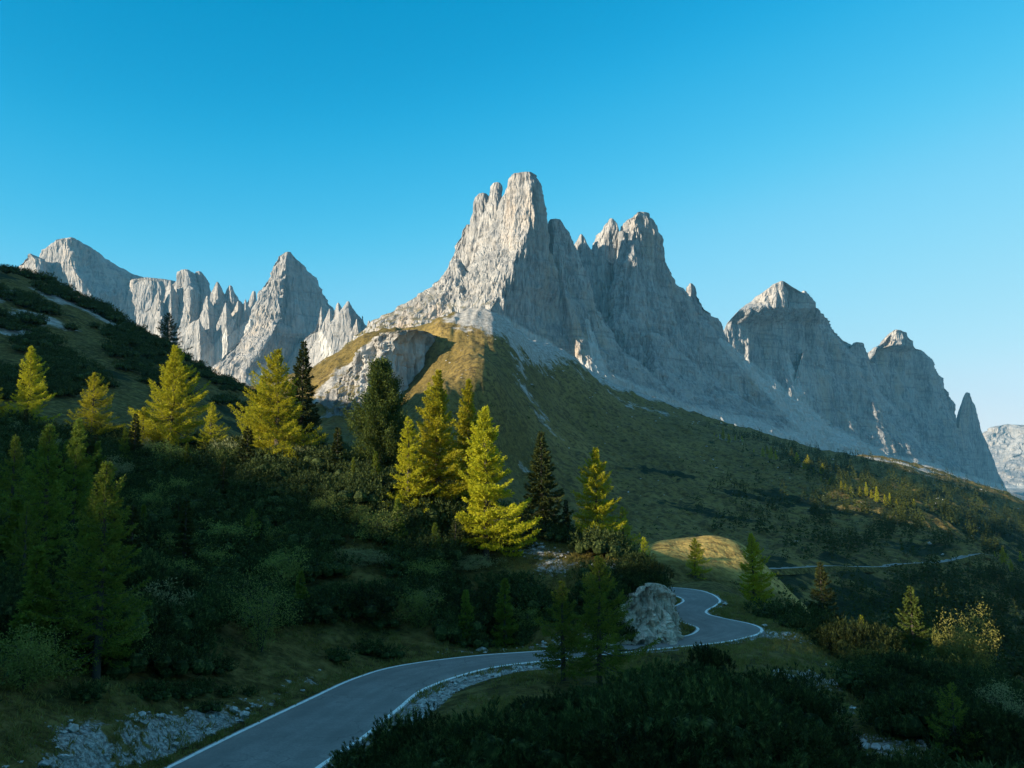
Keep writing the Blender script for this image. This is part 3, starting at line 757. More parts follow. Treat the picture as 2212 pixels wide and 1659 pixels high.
dry = np.maximum(dry, seg_mask(gx, gy, [(930, 708, 500), (1010, 695, 508), (1060, 690, 512), (1018, 765, 425), (1000, 812, 380), (1050, 797, 378)], 20))
scrub = np.zeros_like(gx)
scrub = np.maximum(scrub, sstep(340, 260, gy) * sstep(190, 220, gy) * (gx > 50) * 0.55)
for p in ((1800, 1080, 440, 60), (1950, 1100, 450, 60), (2100, 1120, 480, 80), (1650, 1060, 440, 42), (1560, 1120, 370, 30), (2050, 1060, 650, 90), (1850, 1020, 620, 60), (2190, 1130, 560, 90), (1750, 990, 680, 55), (1420, 1000, 470, 26), (1950, 1200, 330, 36)):
    scrub = np.maximum(scrub, blob(gx, gy, *p) * 0.66)
scrub = np.maximum(scrub, 0.42 * sstep(150, 175, gy) * sstep(320, 270, gy) * (gx < -15))
scrub = np.maximum(scrub, 0.30 * sstep(300, 400, gr) * (gr < 900) * sstep(0, 150, gx))
straw = sstep(169, 177, gy) * sstep(205, 188, gy) * sstep(10, 24, gx) * sstep(70, 55, gx)
me = mesh_np('ground', ground_v, ground_f[:, ::-1], [GROUND_MAT], smooth=True, attrs=dict(straw=straw, gravel=gravel, stony=stony, dry=dry, scrub=scrub))
link('ground', me, kind='structure', label='grassy mountain ground with stony banks beside the road')


# ------------------------------------------------------------------ roads
def ribbon(edge_a, edge_b, z):
    n = len(edge_a)
    v = np.vstack([np.c_[edge_a, np.broadcast_to(z, n)], np.c_[edge_b, np.broadcast_to(z, n)]])
    i = np.arange(n - 1)
    return v, np.stack([i, i + n, i + 1 + n, i + 1], 1)


ax = (ROAD_R - ROAD_L) / np.linalg.norm(ROAD_R - ROAD_L, axis=1)[:, None]
wid = np.linalg.norm(ROAD_R - ROAD_L, axis=1)[:, None]
cols = 17
v = np.vstack([np.c_[ROAD_L + ax * wid * (j / (cols - 1)), 0.05 * (1 - (2 * j / (cols - 1) - 1) ** 2) + 0 * ROAD_L[:, 0]] for j in range(cols)])
n = len(ROAD_L)
f = np.vstack([np.stack([np.arange(n - 1) + j * n, np.arange(n - 1) + (j + 1) * n, np.arange(1, n) + (j + 1) * n, np.arange(1, n) + j * n], 1) for j in range(cols - 1)])
# skirts so that the slab has a thickness
v = np.vstack([v, np.c_[ROAD_L - ax * 0.06, 0 * ROAD_L[:, 0] - 0.4], np.c_[ROAD_R + ax * 0.06, 0 * ROAD_L[:, 0] - 0.4]])
i = np.arange(n - 1)
f = np.vstack([f, np.stack([i + cols * n, i, i + 1, i + 1 + cols * n], 1), np.stack([i + (cols - 1) * n, i + (cols + 1) * n, i + 1 + (cols + 1) * n, i + 1 + (cols - 1) * n], 1)])
uu_ = np.concatenate([np.repeat(np.linspace(0, 1, cols), n), np.zeros(n), np.ones(n)])
trk = np.exp(-((np.abs(uu_ - 0.5) - 0.27) / 0.06) ** 2) + 0.8 * np.exp(-((np.abs(uu_ - 0.5) - 0.08) / 0.05) ** 2)
road = link('road', mesh_np('road', v, f, [ASPHALT], smooth=False, attrs=dict(track=trk, rim=sstep(0.42, 0.5, np.abs(uu_ - 0.5)))), kind='structure', label='grey asphalt mountain road winding through two bends')
for E, sgn in ((ROAD_L, 1), (ROAD_R, -1)):
    jit = 0.03 * fbm(np.arange(n) / 3.0, 0 * np.arange(n), 0 * np.arange(n), 3, 5 + sgn)[:, None]
    A = E + sgn * ax * (0.14 + jit); B = E + sgn * ax * (0.41 + jit)
    v, f = ribbon(A, B, 0.0)
    tt = np.concatenate([0.14 / wid[:, 0], 0.41 / wid[:, 0]])
    v[:, 2] = 0.05 * (1 - (2 * tt - 1) ** 2) + 0.012
    link('edge_line', mesh_np('edge_line', v, f if sgn > 0 else f[:, ::-1], [PAINT]), kind='structure', parent=road)

FAR_PX = [(1548, 1250), (1590, 1239), (1650, 1231), (1720, 1227), (1800, 1224), (1880, 1221), (1950, 1218), (2010, 1212), (2060, 1206), (2105, 1202), (2140, 1201)]
FAR_Y = [212, 222, 235, 247, 262, 276, 290, 302, 315, 325, 335]
far_c = catmull(np.array([PT(a, b, y) for (a, b), y in zip(FAR_PX, FAR_Y)]), 10)
tg = np.gradient(far_c[:, :2], axis=0); tg /= np.linalg.norm(tg, axis=1)[:, None]
nr = np.stack([-tg[:, 1], tg[:, 0]], 1)
gzz = gfast(far_c[:, 0], far_c[:, 1])
zc = np.convolve(np.pad(gzz, 6, mode='edge'), np.ones(13) / 13, 'valid') + 0.4
offs = [(2.2, -0.5), (1.6, 0.06), (1.25, 0.0), (-1.25, 0.02), (-1.4, 0.06), (-1.5, 0.0), (-3.0, -1.5)]
V = np.vstack([np.c_[far_c[:, :2] + nr * o, zc + dz] for o, dz in offs]); n = len(far_c); i = np.arange(n - 1)
F = np.vstack([np.stack([i + j * n, i + 1 + j * n, i + 1 + (j + 1) * n, i + (j + 1) * n], 1) for j in range(len(offs) - 1)])
link('road', mesh_np('far_road', V, F[:, ::-1], [ASPHALT, GRAVEL, GROUND_MAT], face_mat=np.repeat([1, 1, 0, 1, 1, 2], n - 1)), kind='structure', label='distant pale road crossing the valley side')


# ------------------------------------------------------------------ mountains
def put_mountain(lofts, mat, label, name='mountain', grassy=None):
    v, f = build_mountain(lofts)
    g = np.zeros(len(v)) if grassy is None else grassy(v)
    px = CX + FPX * v[:, 0] / v[:, 1] * (CP - SP * 0.0); py = 1050 - FPX * (v[:, 2] - CAM_Z) / v[:, 1]
    foot = np.interp(px, [760, 1000, 1060, 1100, 1200, 1300, 1500, 1700, 1870, 2000, 2150], [760, 680, 688, 702, 757, 815, 893, 957, 988, 1008, 1055])
    wid = np.interp(px, [760, 1000, 1060, 1200, 1500, 1650, 1750, 1880, 2000, 2150], [0, 14, 34, 26, 30, 58, 66, 26, 16, 16])
    sc = np.clip(1.0 - (foot - py) / np.maximum(wid, 1), 0, 1) * (wid > 1)
    # debris fans that spill from the gullies
    for (x0, y0, x1, y1, w0, w1) in [(1560, 735, 1760, 930, 8, 34), (1760, 930, 1880, 990, 30, 26), (1270, 690, 1300, 815, 5, 18), (540, 690, 440, 790, 8, 22), (610, 760, 560, 830, 10, 30), (690, 720, 720, 800, 6, 22), (350, 690, 335, 740, 6, 14), (500, 690, 460, 770, 6, 16), (1700, 760, 1740, 900, 4, 16)]:
        t = np.clip(((px - x0) * (x1 - x0) + (py - y0) * (y1 - y0)) / ((x1 - x0) ** 2 + (y1 - y0) ** 2), 0, 1)
        dd = np.hypot(px - x0 - t * (x1 - x0), py - y0 - t * (y1 - y0)) / (w0 + (w1 - w0) * t)
        sc = np.maximum(sc, np.clip(1.35 - dd, 0, 1))
    return link(name, mesh_np(name, v, f, [mat], smooth=True, attrs=dict(grassy=g, scree=sc)), kind='structure', label=label)


gl = x_at(1120, 1450)
put_mountain(MAIN, ROCK, 'tall pale limestone massif with a blunt main tower and pinnacles', grassy=lambda v: np.clip(sstep(gl + 60, gl - 80, v[:, 0]) * sstep(400, 230, v[:, 2]), 0, 1))
put_mountain(SECOND, ROCK, 'grey rock mountain with a sunlit pointed tip')
put_mountain(THIRD, ROCK, 'grey domed rock mountain with a small sunlit cap')
put_mountain(SPIRE, ROCK, 'thin dark rock spire at the end of the range')
put_mountain(LEFT, ROCK_FAR, 'row of jagged pale peaks beyond the left hillside')
put_mountain(FARR, ROCK_FAR, 'far pale mountains beyond the valley')
put_mountain(CRAG, ROCK, 'shaded rocky crag below the grassy crest', name='crag', grassy=lambda v: 0.8 + 0 * v[:, 0])

# the blasted rock face on the inside of the bend
v, f, tf = loft([(1262, 1408, 1422, 1416), (1272, 1394, 1428, 1421), (1286, 1374, 1434, 1426), (1304, 1350, 1441, 1431), (1328, 1320, 1450, 1438), (1360, 1285, 1462, 1443), (1394, 1258, 1475, 1448)],
                78.5, kl=-0.10, kr=1.6, lean=3.0, thick=.4, q=1.0, seed=93, amp=2.2, px_step=1.2, freq=1.3, top_rag=3.0)
link('rock_face', mesh_np('rock_face', v, [f, tf], [ROCK_CUT], smooth=True), kind='structure', label='pale cut rock face on the inside of the road bend')

# ------------------------------------------------------------------ foliage materials
def foliage_material(name, a, b, tip, scale=1.2, trans=0.35, rnd=0.25):
    k = NT(name); P = k.coord('Object')
    oi = k.n('ShaderNodeObjectInfo')
    c = k.mix(k.ramp(k.noise(P, scale, 3, 0.6), [(0.34, 0.0), (0.66, 1.0)]), a, b)
    c = k.mix(k.ramp(k.noise(P, scale * 6, 2, 0.6), [(0.5, 0.0), (0.75, 0.8)]), c, tip)
    h = k.n('ShaderNodeHueSaturation'); k.l(c, h.inputs['Color'])
    k.l(k.math('ADD', k.math('MULTIPLY', oi.outputs['Random'], rnd * 2), 1 - rnd), h.inputs['Value'])
    k.l(k.math('ADD', k.math('MULTIPLY', oi.outputs['Random'], 0.016), 0.496), h.inputs['Hue'])
    d = k.n('ShaderNodeBsdfPrincipled'); k.l(h.outputs[0], d.inputs['Base Color']); d.inputs['Roughness'].default_value = 0.75
    d.inputs['Specular IOR Level'].default_value = 0.12
    t = k.n('ShaderNodeBsdfTranslucent'); k.l(h.outputs[0], t.inputs['Color'])
    mx = k.n('ShaderNodeMixShader'); mx.inputs[0].default_value = trans
    k.l(d.outputs[0], mx.inputs[1]); k.l(t.outputs[0], mx.inputs[2])
    return k.done(mx.outputs[0])


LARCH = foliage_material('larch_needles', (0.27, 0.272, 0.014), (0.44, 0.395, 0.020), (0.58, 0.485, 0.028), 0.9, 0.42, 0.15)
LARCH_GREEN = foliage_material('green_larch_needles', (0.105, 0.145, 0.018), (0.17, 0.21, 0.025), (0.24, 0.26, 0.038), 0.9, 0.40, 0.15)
SPRUCE = foliage_material('dark_conifer_needles', (0.030, 0.042, 0.010), (0.050, 0.060, 0.014), (0.10, 0.10, 0.022), 0.9, 0.25, 0.15)
MUGO = foliage_material('dwarf_pine_needles', (0.015, 0.026, 0.008), (0.044, 0.064, 0.017), (0.19, 0.21, 0.057), 0.9, 0.25, 0.45)
PINE = foliage_material('stone_pine_needles', (0.042, 0.066, 0.013), (0.072, 0.100, 0.018), (0.16, 0.175, 0.034), 0.8, 0.3, 0.1)
WILLOW = foliage_material('willow_leaves', (0.19, 0.20, 0.085), (0.29, 0.29, 0.13), (0.37, 0.36, 0.18), 1.2, 0.35, 0.12)
GREENLEAF = foliage_material('green_bush_leaves', (0.15, 0.18, 0.04), (0.23, 0.26, 0.06), (0.32, 0.33, 0.09), 1.2, 0.35, 0.12)
YELLOWLEAF = foliage_material('yellow_bush_leaves', (0.17, 0.165, 0.035), (0.26, 0.235, 0.06), (0.34, 0.30, 0.09), 1.2, 0.35, 0.1)
GRASS = foliage_material('meadow_grass', (0.14, 0.125, 0.028), (0.25, 0.20, 0.055), (0.34, 0.27, 0.09), 0.25, 0.3, 0.0)
HEATH = foliage_material('red_brown_heath', (0.060, 0.040, 0.018), (0.085, 0.060, 0.022), (0.11, 0.085, 0.03), 0.6, 0.2, 0.1)
k = NT('bark'); P = k.coord('Object')
BARK = k.done(k.bsdf(k.mix(k.noise(k.scaled(P, (6, 6, 1.4)), 1.0, 5, 0.6), (0.035, 0.029, 0.023), (0.10, 0.085, 0.07)), 0.95, k.noise(k.scaled(P, (9, 9, 2)), 1.0, 4, 0.6), 0.05, 0.8, 0.1))


# ------------------------------------------------------------------ plant builders
def tube(path, rad, sides=6):
    path = np.asarray(path, float); n = len(path)
    tg = np.gradient(path, axis=0); tg /= np.linalg.norm(tg, axis=1)[:, None] + 1e-9
    up = np.where(np.abs(tg[:, 2:3]) > 0.9, np.array([[1.0, 0, 0]]), np.array([[0, 0, 1.0]]))
    a = np.cross(tg, up); a /= np.linalg.norm(a, axis=1)[:, None] + 1e-9
    b = np.cross(tg, a)
    th = np.arange(sides) / sides * 2 * np.pi
    v = path[:, None] + np.asarray(rad)[:, None, None] * (np.cos(th)[None, :, None] * a[:, None] + np.sin(th)[None, :, None] * b[:, None])
    return v.reshape(-1, 3), grid_faces(n, sides, wrap=True)


class Bag:
    def __init__(self):
        self.v, self.f, self.o = [], [], 0

    def add(self, v, f):
        self.v.append(np.asarray(v, np.float32)); self.f.append(np.asarray(f, np.int64) + self.o); self.o += len(v)

    def get(self):
        return np.vstack(self.v), np.vstack(self.f)


def blades(p, d, length, width, rng, roll=None):
    """flat needle sprays: diamond quads from p along d"""
    n = len(p)
    d = d / (np.linalg.norm(d, axis=1)[:, None] + 1e-9)
    r = rng.normal(size=(n, 3))
    s = np.cross(d, r); s /= np.linalg.norm(s, axis=1)[:, None] + 1e-9
    L = np.broadcast_to(np.asarray(length, float).reshape(-1, 1) if np.ndim(length) else np.full((n, 1), length), (n, 1))
    Wd = np.broadcast_to(np.asarray(width, float).reshape(-1, 1) if np.ndim(width) else np.full((n, 1), width), (n, 1))
    m = p + d * L * 0.45
    v = np.stack([p, m + s * Wd * 0.5, p + d * L, m - s * Wd * 0.5], 1).reshape(-1, 3)
    f = (np.arange(n)[:, None] * 4 + np.arange(4)[None])
    return v, f


def conifer(H, R, kind, seed, dens=1.0, fine=1.0, bare=0.1, lopside=0.25, full=1.0):
    """trunk (with its boughs) and crown of one conifer"""
    rng = np.random.default_rng(seed)
    tb, cb = Bag(), Bag()
    n = 12; t = np.linspace(0, 1, n)
    wob = np.cumsum(rng.normal(0, 0.006 * H / n * 4, (n, 2)), axis=0)
    path = np.c_[wob * np.array([1, 1]), t * H]
    r0 = 0.016 * H + 0.05
    v, f = tube(path, r0 * (1 - t) ** 0.9 + 0.012, 8); tb.add(v, f)
    nb = int((14.5 if kind == 'larch' else 12) * H * (0.75 + 0.25 * dens))
    ga = 2.39996
    lob = rng.uniform(0, 6.28, 3)
    for i in range(nb):
        tt = bare + (1 - bare) * ((i + rng.random()) / nb) ** 0.93
        tt = min(tt, 0.985)
        az = i * ga + rng.normal(0, 0.35)
        if kind == 'larch':
            env = (1 - tt) ** 0.82 * (0.62 + 0.38 * min(1, (tt - bare) / 0.16 + 0.25))
            env *= 1 + lopside * math.sin(az + lob[0] + 3 * tt) + 0.16 * math.sin(9 * tt + lob[1] + 2 * az)
            el0 = math.radians(-14 + 55 * tt ** 1.6 + rng.normal(0, 12)); curl = 0.17
        elif kind == 'spruce':
            env = (1 - tt) ** 0.9 * (0.75 + 0.25 * min(1, (tt - bare) / 0.1 + 0.3)) * (1 + 0.13 * math.sin(26 * tt + lob[0]))
            env *= 1 + 0.5 * lopside * math.sin(az + lob[1])
            el0 = math.radians(-22 + 55 * tt ** 2 + rng.normal(0, 6)); curl = 0.22
        else:                                     # round headed stone pine
            env = max(0.0, 1 - ((tt - 0.22) / 0.785) ** 2) ** 0.85 * (0.9 + 0.15 * math.sin(14 * tt + lob[0] + az))
            env *= 1 + 0.5 * lopside * math.sin(az + lob[1])
            el0 = math.radians(5 + 45 * tt + rng.normal(0, 10)); curl = 0.35
        if rng.random() < 0.06: continue
        L = R * env * (rng.uniform(0.52, 1.16) if kind == 'larch' else rng.uniform(0.6, 1.15))
        if L < 0.05 * R:
            L = 0.05 * R
        z0 = tt * H
        base = np.array([np.interp(z0, path[:, 2], path[:, 0]), np.interp(z0, path[:, 2], path[:, 1]), z0])
        m = 7; s = np.linspace(0, 1, m)
        out = np.array([math.cos(az), math.sin(az)])
        rr = L * s * math.cos(el0)
        zz = L * (s * math.sin(el0) + curl * s ** 2.3 - 0.10 * np.sin(np.pi * s))
        side = np.array([-out[1], out[0]]) * rng.normal(0, 0.10) * L
        bp = base + np.c_[rr[:, None] * out + (s ** 2)[:, None] * side, zz]
        if L > 0.25:
            v, f = tube(bp, 0.012 * L * (1 - s) + 0.006, 3); tb.add(v, f)
        # sprays along the bough and on its side twigs
        k = int(max(14, L * (88 if kind == 'larch' else 85) * dens) * full)
        sp = np.clip(rng.beta(1.5, 1.05, k), 0.03, 1)
        p = np.stack([np.interp(sp, s, bp[:, j]) for j in range(3)], 1)
        tw = 0.30 * L * (1.05 - sp) ** 0.6 + 0.05
        sd = rng.choice([-1.0, 1.0], k)
        lat = np.stack([-out[1] * sd, out[0] * sd, np.zeros(k)], 1)
        fw = np.stack([np.full(k, out[0]), np.full(k, out[1]), np.full(k, 0.1)], 1)
        off = rng.uniform(0, 1, k)[:, None] * tw[:, None]
        p = p + (lat * 0.85 + fw * 0.45) * off
        if kind == 'larch':
            p[:, 2] -= off[:, 0] * 0.42 * rng.uniform(0.2, 1, k)
            d = lat * 0.6 + fw * 0.55 + rng.normal(0, 0.55, (k, 3)) + np.array([0, 0, 0.05])
            ln = rng.uniform(0.12, 0.31, k) * (0.5 + 0.045 * H); wd = ln * 0.30
        elif kind == 'spruce':
            p[:, 2] -= off[:, 0] * 0.5
            d = lat * 0.7 + fw * 0.8 + rng.normal(0, 0.3, (k, 3)) - np.array([0, 0, 0.35])
            ln = rng.uniform(0.16, 0.36, k) * (0.5 + 0.045 * H); wd = ln * 0.34
        else:
            p += rng.normal(0, 0.06 * R, (k, 3))
            d = fw * 0.5 + rng.normal(0, 0.5, (k, 3)) + np.array([0, 0, 0.55])
            ln = rng.uniform(0.16, 0.36, k) * (0.5 + 0.045 * H); wd = ln * 0.34
        v, f = blades(p, d, ln * fine, wd * fine ** 0.6, rng); cb.add(v, f)
    # leader
    k = 24; zz = rng.uniform(0.9, 1.0, k) * H
    p = np.c_[np.interp(zz, path[:, 2], path[:, 0]), np.interp(zz, path[:, 2], path[:, 1]), zz]
    v, f = blades(p, np.c_[rng.normal(0, 0.6, (k, 2)), np.full(k, 0.8)], 0.018 * H + 0.05, 0.006 * H + 0.015, rng); cb.add(v, f)
    return tb.get(), cb.get()


def mugo(R, Hh, shoots, seed, needles=14, nl=0.17, nw=0.036, tuft=0.34):
    """a dwarf pine: several rounded limbs, each crowded with upright tufted shoots, dark gaps between them"""
    rng = np.random.default_rng(seed)
    b = Bag()
    nl_ = int(7 + 2.2 * R)
    az = np.arange(nl_) * 2.39996 + rng.normal(0, .3, nl_)
    rr = np.sqrt((np.arange(nl_) + 0.4) / nl_) * R * 0.74
    lr = rng.uniform(0.30, 0.46, nl_) * R
    lc = np.c_[np.cos(az) * rr, np.sin(az) * rr, Hh * (0.62 - 0.42 * (rr / R) ** 2) * rng.uniform(.75, 1.2, nl_)]
    li = rng.choice(nl_, shoots, p=lr ** 2 / (lr ** 2).sum())
    a2 = rng.uniform(0, 2 * np.pi, shoots); cz = rng.uniform(-0.35, 1, shoots); sn = np.sqrt(1 - cz ** 2)
    dv = np.c_[np.cos(a2) * sn, np.sin(a2) * sn, cz]
    p = lc[li] + dv * (lr[li] * rng.uniform(.82, 1.05, shoots))[:, None] * np.array([1, 1, 0.85])
    p[:, 2] = np.maximum(p[:, 2], 0.05)
    sd = dv * np.array([0.6, 0.6, 0.3]) + np.array([0, 0, 0.8]) + rng.normal(0, 0.18, (shoots, 3))
    sd /= np.linalg.norm(sd, axis=1)[:, None]
    sl = rng.uniform(0.7, 1.3, shoots) * tuft
    s = rng.uniform(0.15, 1, (shoots, needles))
    q = p[:, None] + sd[:, None] * (s * sl[:, None])[..., None]
    r = rng.normal(0, 1, (shoots, needles, 3))
    r -= (r * sd[:, None]).sum(-1, keepdims=True) * sd[:, None]
    r /= np.linalg.norm(r, axis=-1, keepdims=True) + 1e-6
    d = sd[:, None] * (0.35 + 0.75 * s[..., None]) + r * (1.05 - 0.55 * s[..., None])
    v, f = blades(q.reshape(-1, 3), d.reshape(-1, 3), rng.uniform(0.75, 1.15, shoots * needles) * nl, nw, rng)
    b.add(v, f)
    u, w = 9, 5
    A = np.linspace(0, 2 * np.pi, u, endpoint=False); E = np.linspace(-0.5 * np.pi, 0.5 * np.pi, w)
    for c_, l_ in zip(lc, lr):
        X = np.cos(E)[:, None] * np.cos(A)[None]; Y = np.cos(E)[:, None] * np.sin(A)[None]; Z = np.sin(E)[:, None] + 0 * X
        v = np.stack([X, Y, Z * .85], -1).reshape(-1, 3) * l_ * 0.60 + c_
        b.add(v, grid_faces(w, u, wrap=True))
    return b.get()


def leafy(R, Hh, seed, stems=9, leaves=2600, size=0.10):
    """a many-stemmed broadleaf bush: stems part and leaf part"""
    rng = np.random.default_rng(seed)
    sb, lb = Bag(), Bag()
    ends = []
    for i in range(stems):
        az = i * 2.4 + rng.normal(0, 0.3); sp = rng.uniform(0.15, 0.75) * R; h = Hh * rng.uniform(0.6, 0.95)
        s = np.linspace(0, 1, 7)
        pth = np.c_[np.cos(az) * sp * s ** 1.3 + rng.normal(0, 0.03, 7) * s, np.sin(az) * sp * s ** 1.3 + rng.normal(0, 0.03, 7) * s, h * s]
        v, f = tube(pth, 0.03 * Hh / 2.5 * (1 - s) + 0.008, 5); sb.add(v, f)
        for j in range(9):
            k = rng.uniform(0.12, 1.0); o = np.array([np.interp(k, s, pth[:, c]) for c in range(3)])
            e = o + np.array([rng.normal(0, 0.28 * R), rng.normal(0, 0.28 * R), rng.uniform(-0.02, 0.22) * Hh])
            v, f = tube(np.stack([o, (o + e) / 2 + rng.normal(0, .02, 3), e]), [0.014, 0.009, 0.004], 3); sb.add(v, f)
            ends.append(e)
    ends = np.array(ends)
    k = leaves
    c = ends[rng.integers(0, len(ends), k)]
    p = c + rng.normal(0, 1, (k, 3)) * np.array([0.12 * R, 0.12 * R, 0.08 * Hh])
    p[:, 2] = np.maximum(p[:, 2], 0.08 * Hh)
    d = (p - c) + rng.normal(0, 0.4 * R, (k, 3)) + np.array([0, 0, 0.2])
    v, f = blades(p, d, rng.uniform(0.7, 1.3, k) * size, size * 0.5, rng); lb.add(v, f)
    return sb.get(), lb.get()


def stand(name, x, y, z, label, cat, group=None, rot=0.0):
    e = bpy.data.objects.new(name, None); COL.objects.link(e)
    e.empty_display_size = 0.5
    e.location = (x, y, z); e.rotation_euler = (0, 0, rot)
    return tag(e, label, cat, group)


def plant(name, parts, x, y, z, label, cat, group=None, rot=0.0):
    e = stand(name, x, y, z, label, cat, group, rot)
    for nm, (v, f), mat, sm in parts:
        link(nm, mesh_np(nm, v, f, [mat], smooth=sm), parent=e)
    return e


# ------------------------------------------------------------------ trees: (px of trunk, py of tip, distance, width in px, kind, label, ...)
MATS = {'larch': LARCH, 'green': LARCH_GREEN, 'spruce': SPRUCE, 'pine': PINE, 'fir': PINE}
TREES = [
    (68, 748, 114, 108, 'larch', 'tall narrow sunlit larch at the far left of the larch row', {}),
    (205, 806, 113, 128, 'larch', 'bushy sunlit larch standing second in the row on the left slope', {}),
    (378, 747, 112, 178, 'larch', 'large golden larch below the pyramid shaped far peaks', {'lopside': 0.35}),
    (312, 880, 109, 95, 'larch', 'short sunlit larch close against the left side of the large golden larch', {}),
    (457, 870, 111, 84, 'larch', 'small young larch to the right of the large golden larch', {}),
    (602, 756, 109, 185, 'larch', 'broad sunlit larch with long low boughs beside a dark spruce', {'lopside': 0.35}),
    (566, 812, 112, 100, 'larch', 'smaller larch crowded into the left side of the broad larch', {}),
    (657, 736, 119, 104, 'spruce', 'dark spruce rising right behind the broad sunlit larch', {}),
    (828, 781, 108, 112, 'pine', 'dense dark round topped stone pine left of the central larches', {'dens': 1.5}),
    (946, 800, 97, 140, 'larch', 'tallest larch of the central clump', {'dens': 1.2}),
    (1012, 820, 101, 112, 'larch', 'pointed larch at the back of the central clump', {'dens': 1.2}),
    (884, 900, 94, 120, 'larch', 'lower spreading larch at the left edge of the central clump', {}),
    (1053, 878, 90, 165, 'larch', 'front larch of the central clump with a pale trunk showing', {'dens': 1.15}),
    (1168, 932, 99, 118, 'spruce', 'dark spruce between the central larches and the bright lone larch', {'dens': 1.4}),
    (1288, 968, 96, 140, 'larch', 'bright yellow lone larch on the end of the shrubby spur', {'dens': 1.25}),
    (1390, 1160, 168, 46, 'larch', 'small conical larch beside the golden grass patch', {'dens': 1.2}),
    (1500, 1163, 168, 64, 'larch', 'small larch in front of the golden grass patch', {'dens': 1.2}),
    (1625, 1153, 138, 96, 'larch', 'tall slim sunlit larch above the far bend of the road', {'dens': 1.2}),
    (1772, 1213, 93, 92, 'spruce', 'slim dark spruce with only its tip in the sun, right of the road bends', {'bare': 0.22}),
    (1967, 1266, 84, 112, 'fir', 'dense pine with a sunlit left side on the right hand brow', {'dens': 1.5}),
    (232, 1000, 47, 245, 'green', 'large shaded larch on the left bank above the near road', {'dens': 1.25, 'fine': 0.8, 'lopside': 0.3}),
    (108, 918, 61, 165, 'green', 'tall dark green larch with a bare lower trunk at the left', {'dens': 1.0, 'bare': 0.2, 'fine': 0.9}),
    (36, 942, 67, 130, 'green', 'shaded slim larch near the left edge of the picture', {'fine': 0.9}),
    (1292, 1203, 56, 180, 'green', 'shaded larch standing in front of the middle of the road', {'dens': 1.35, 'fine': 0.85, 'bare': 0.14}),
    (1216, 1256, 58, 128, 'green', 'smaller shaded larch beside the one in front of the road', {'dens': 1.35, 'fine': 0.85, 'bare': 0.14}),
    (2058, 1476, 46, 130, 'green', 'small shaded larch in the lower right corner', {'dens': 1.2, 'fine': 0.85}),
    (364, 676, 262, 86, 'spruce', 'dark conifer standing on the skyline of the left hill', {'dens': 0.8}),
    (190, 650, 246, 44, 'spruce', 'dim slender conifer on the stony upper hillside', {'dens': 0.8}),
    (-12, 815, 112, 90, 'larch', 'sunlit larch half cut off by the left edge', {}),
    (1128, 1085, 93, 95, 'spruce', 'shaded dark spruce at the right foot of the front larch', {'dens': 1.2}),
    (985, 1120, 88, 90, 'spruce', 'low shaded spruce under the left side of the front larch', {'dens': 1.2}),
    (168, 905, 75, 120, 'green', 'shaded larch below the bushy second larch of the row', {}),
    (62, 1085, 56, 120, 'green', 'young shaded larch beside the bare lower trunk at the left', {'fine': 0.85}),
    (545, 1100, 86, 66, 'green', 'young larch poking out of the dark scrub below the broad larch', {}),
    (745, 1060, 97, 80, 'spruce', 'short dark spruce in the scrub below the stone pine', {}),
    (1345, 1095, 99, 76, 'larch', 'short larch at the right foot of the bright lone larch', {}),
    (1862, 1330, 86, 40, 'larch', 'tiny sunlit larch left of the dense pine on the brow', {}),
]
for i, (px, ptop, Y, wpx, kind, lab, kw) in enumerate(TREES):
    x = x_at(px, Y, ptop); z = gz(x, Y) - 0.15
    zt = float(PT(px, ptop, Y)[2]); H = max(zt - z, 1.5); R = 0.5 * wpx / FPX * Y * (1.36 if kind == 'green' else 1.22)
    far = Y > 150
    dens = kw.pop('dens', 1.0)
    (tv, tf), (cv, cf) = conifer(H, R, {'green': 'larch', 'fir': 'spruce'}.get(kind, kind), 100 + i, dens=dens, **kw)
    print('tree', px, round(x, 1), Y, 'z', round(z, 1), 'H', round(H, 1), 'R', round(R, 1), len(cf))
    plant('larch_tree' if kind in ('larch', 'green') else ('spruce_tree' if kind == 'spruce' else 'pine_tree'),
          [('trunk', (tv, tf), BARK, True), ('crown', (cv, cf), MATS[kind], False)], x, Y, z, lab, 'tree')

# broadleaf bushes
BUSHES = [
    (782, 1195, 84, 150, 'willow', 'grey green willow bush with pale stems in the shade above the road', 1275),
    (565, 1255, 62, 190, 'green', 'rounded light green bush on the dark bank left of the road', 1390),
    (45, 1370, 43, 240, 'green', 'big leafy bush in the lower left corner', 1560),
    (905, 1280, 76, 130, 'green', 'low rounded green bush above the roadside bank', 1350),
    (2100, 1352, 88, 118, 'yellow', 'sunlit yellow broadleaf bush on the right hand brow', 1440),
    (2035, 1372, 90, 40, 'yellow', 'thin pale sapling left of the yellow broadleaf bush', 1430),
    (2190, 1490, 60, 130, 'willow', 'grey green bush at the right edge', 1600),
    (1010, 1215, 88, 130, 'willow', 'dim olive bush under the central larches', 1300),
]
for i, (px, ptop, Y, wpx, kind, lab, pb) in enumerate(BUSHES):
    x = x_at(px, Y, pb); z = gz(x, Y) - 0.1
    zt = float(PT(px, ptop, Y)[2]); H = max(zt - z, 1.3); R = 0.5 * wpx / FPX * Y
    s, l = leafy(R, H, 300 + i, stems=10, leaves=int((9000 if kind == 'yellow' else 4200) * max(0.5, R / 2.2)), size=0.12 if Y < 70 else (0.20 if kind == 'yellow' else 0.14))
    plant('leafy_bush', [('stem', s, BARK, True), ('foliage', l, {'willow': WILLOW, 'green': GREENLEAF, 'yellow': YELLOWLEAF}[kind], False)], x, Y, z, lab, 'bush')
    print('bush', px, round(H, 1), round(R, 1))

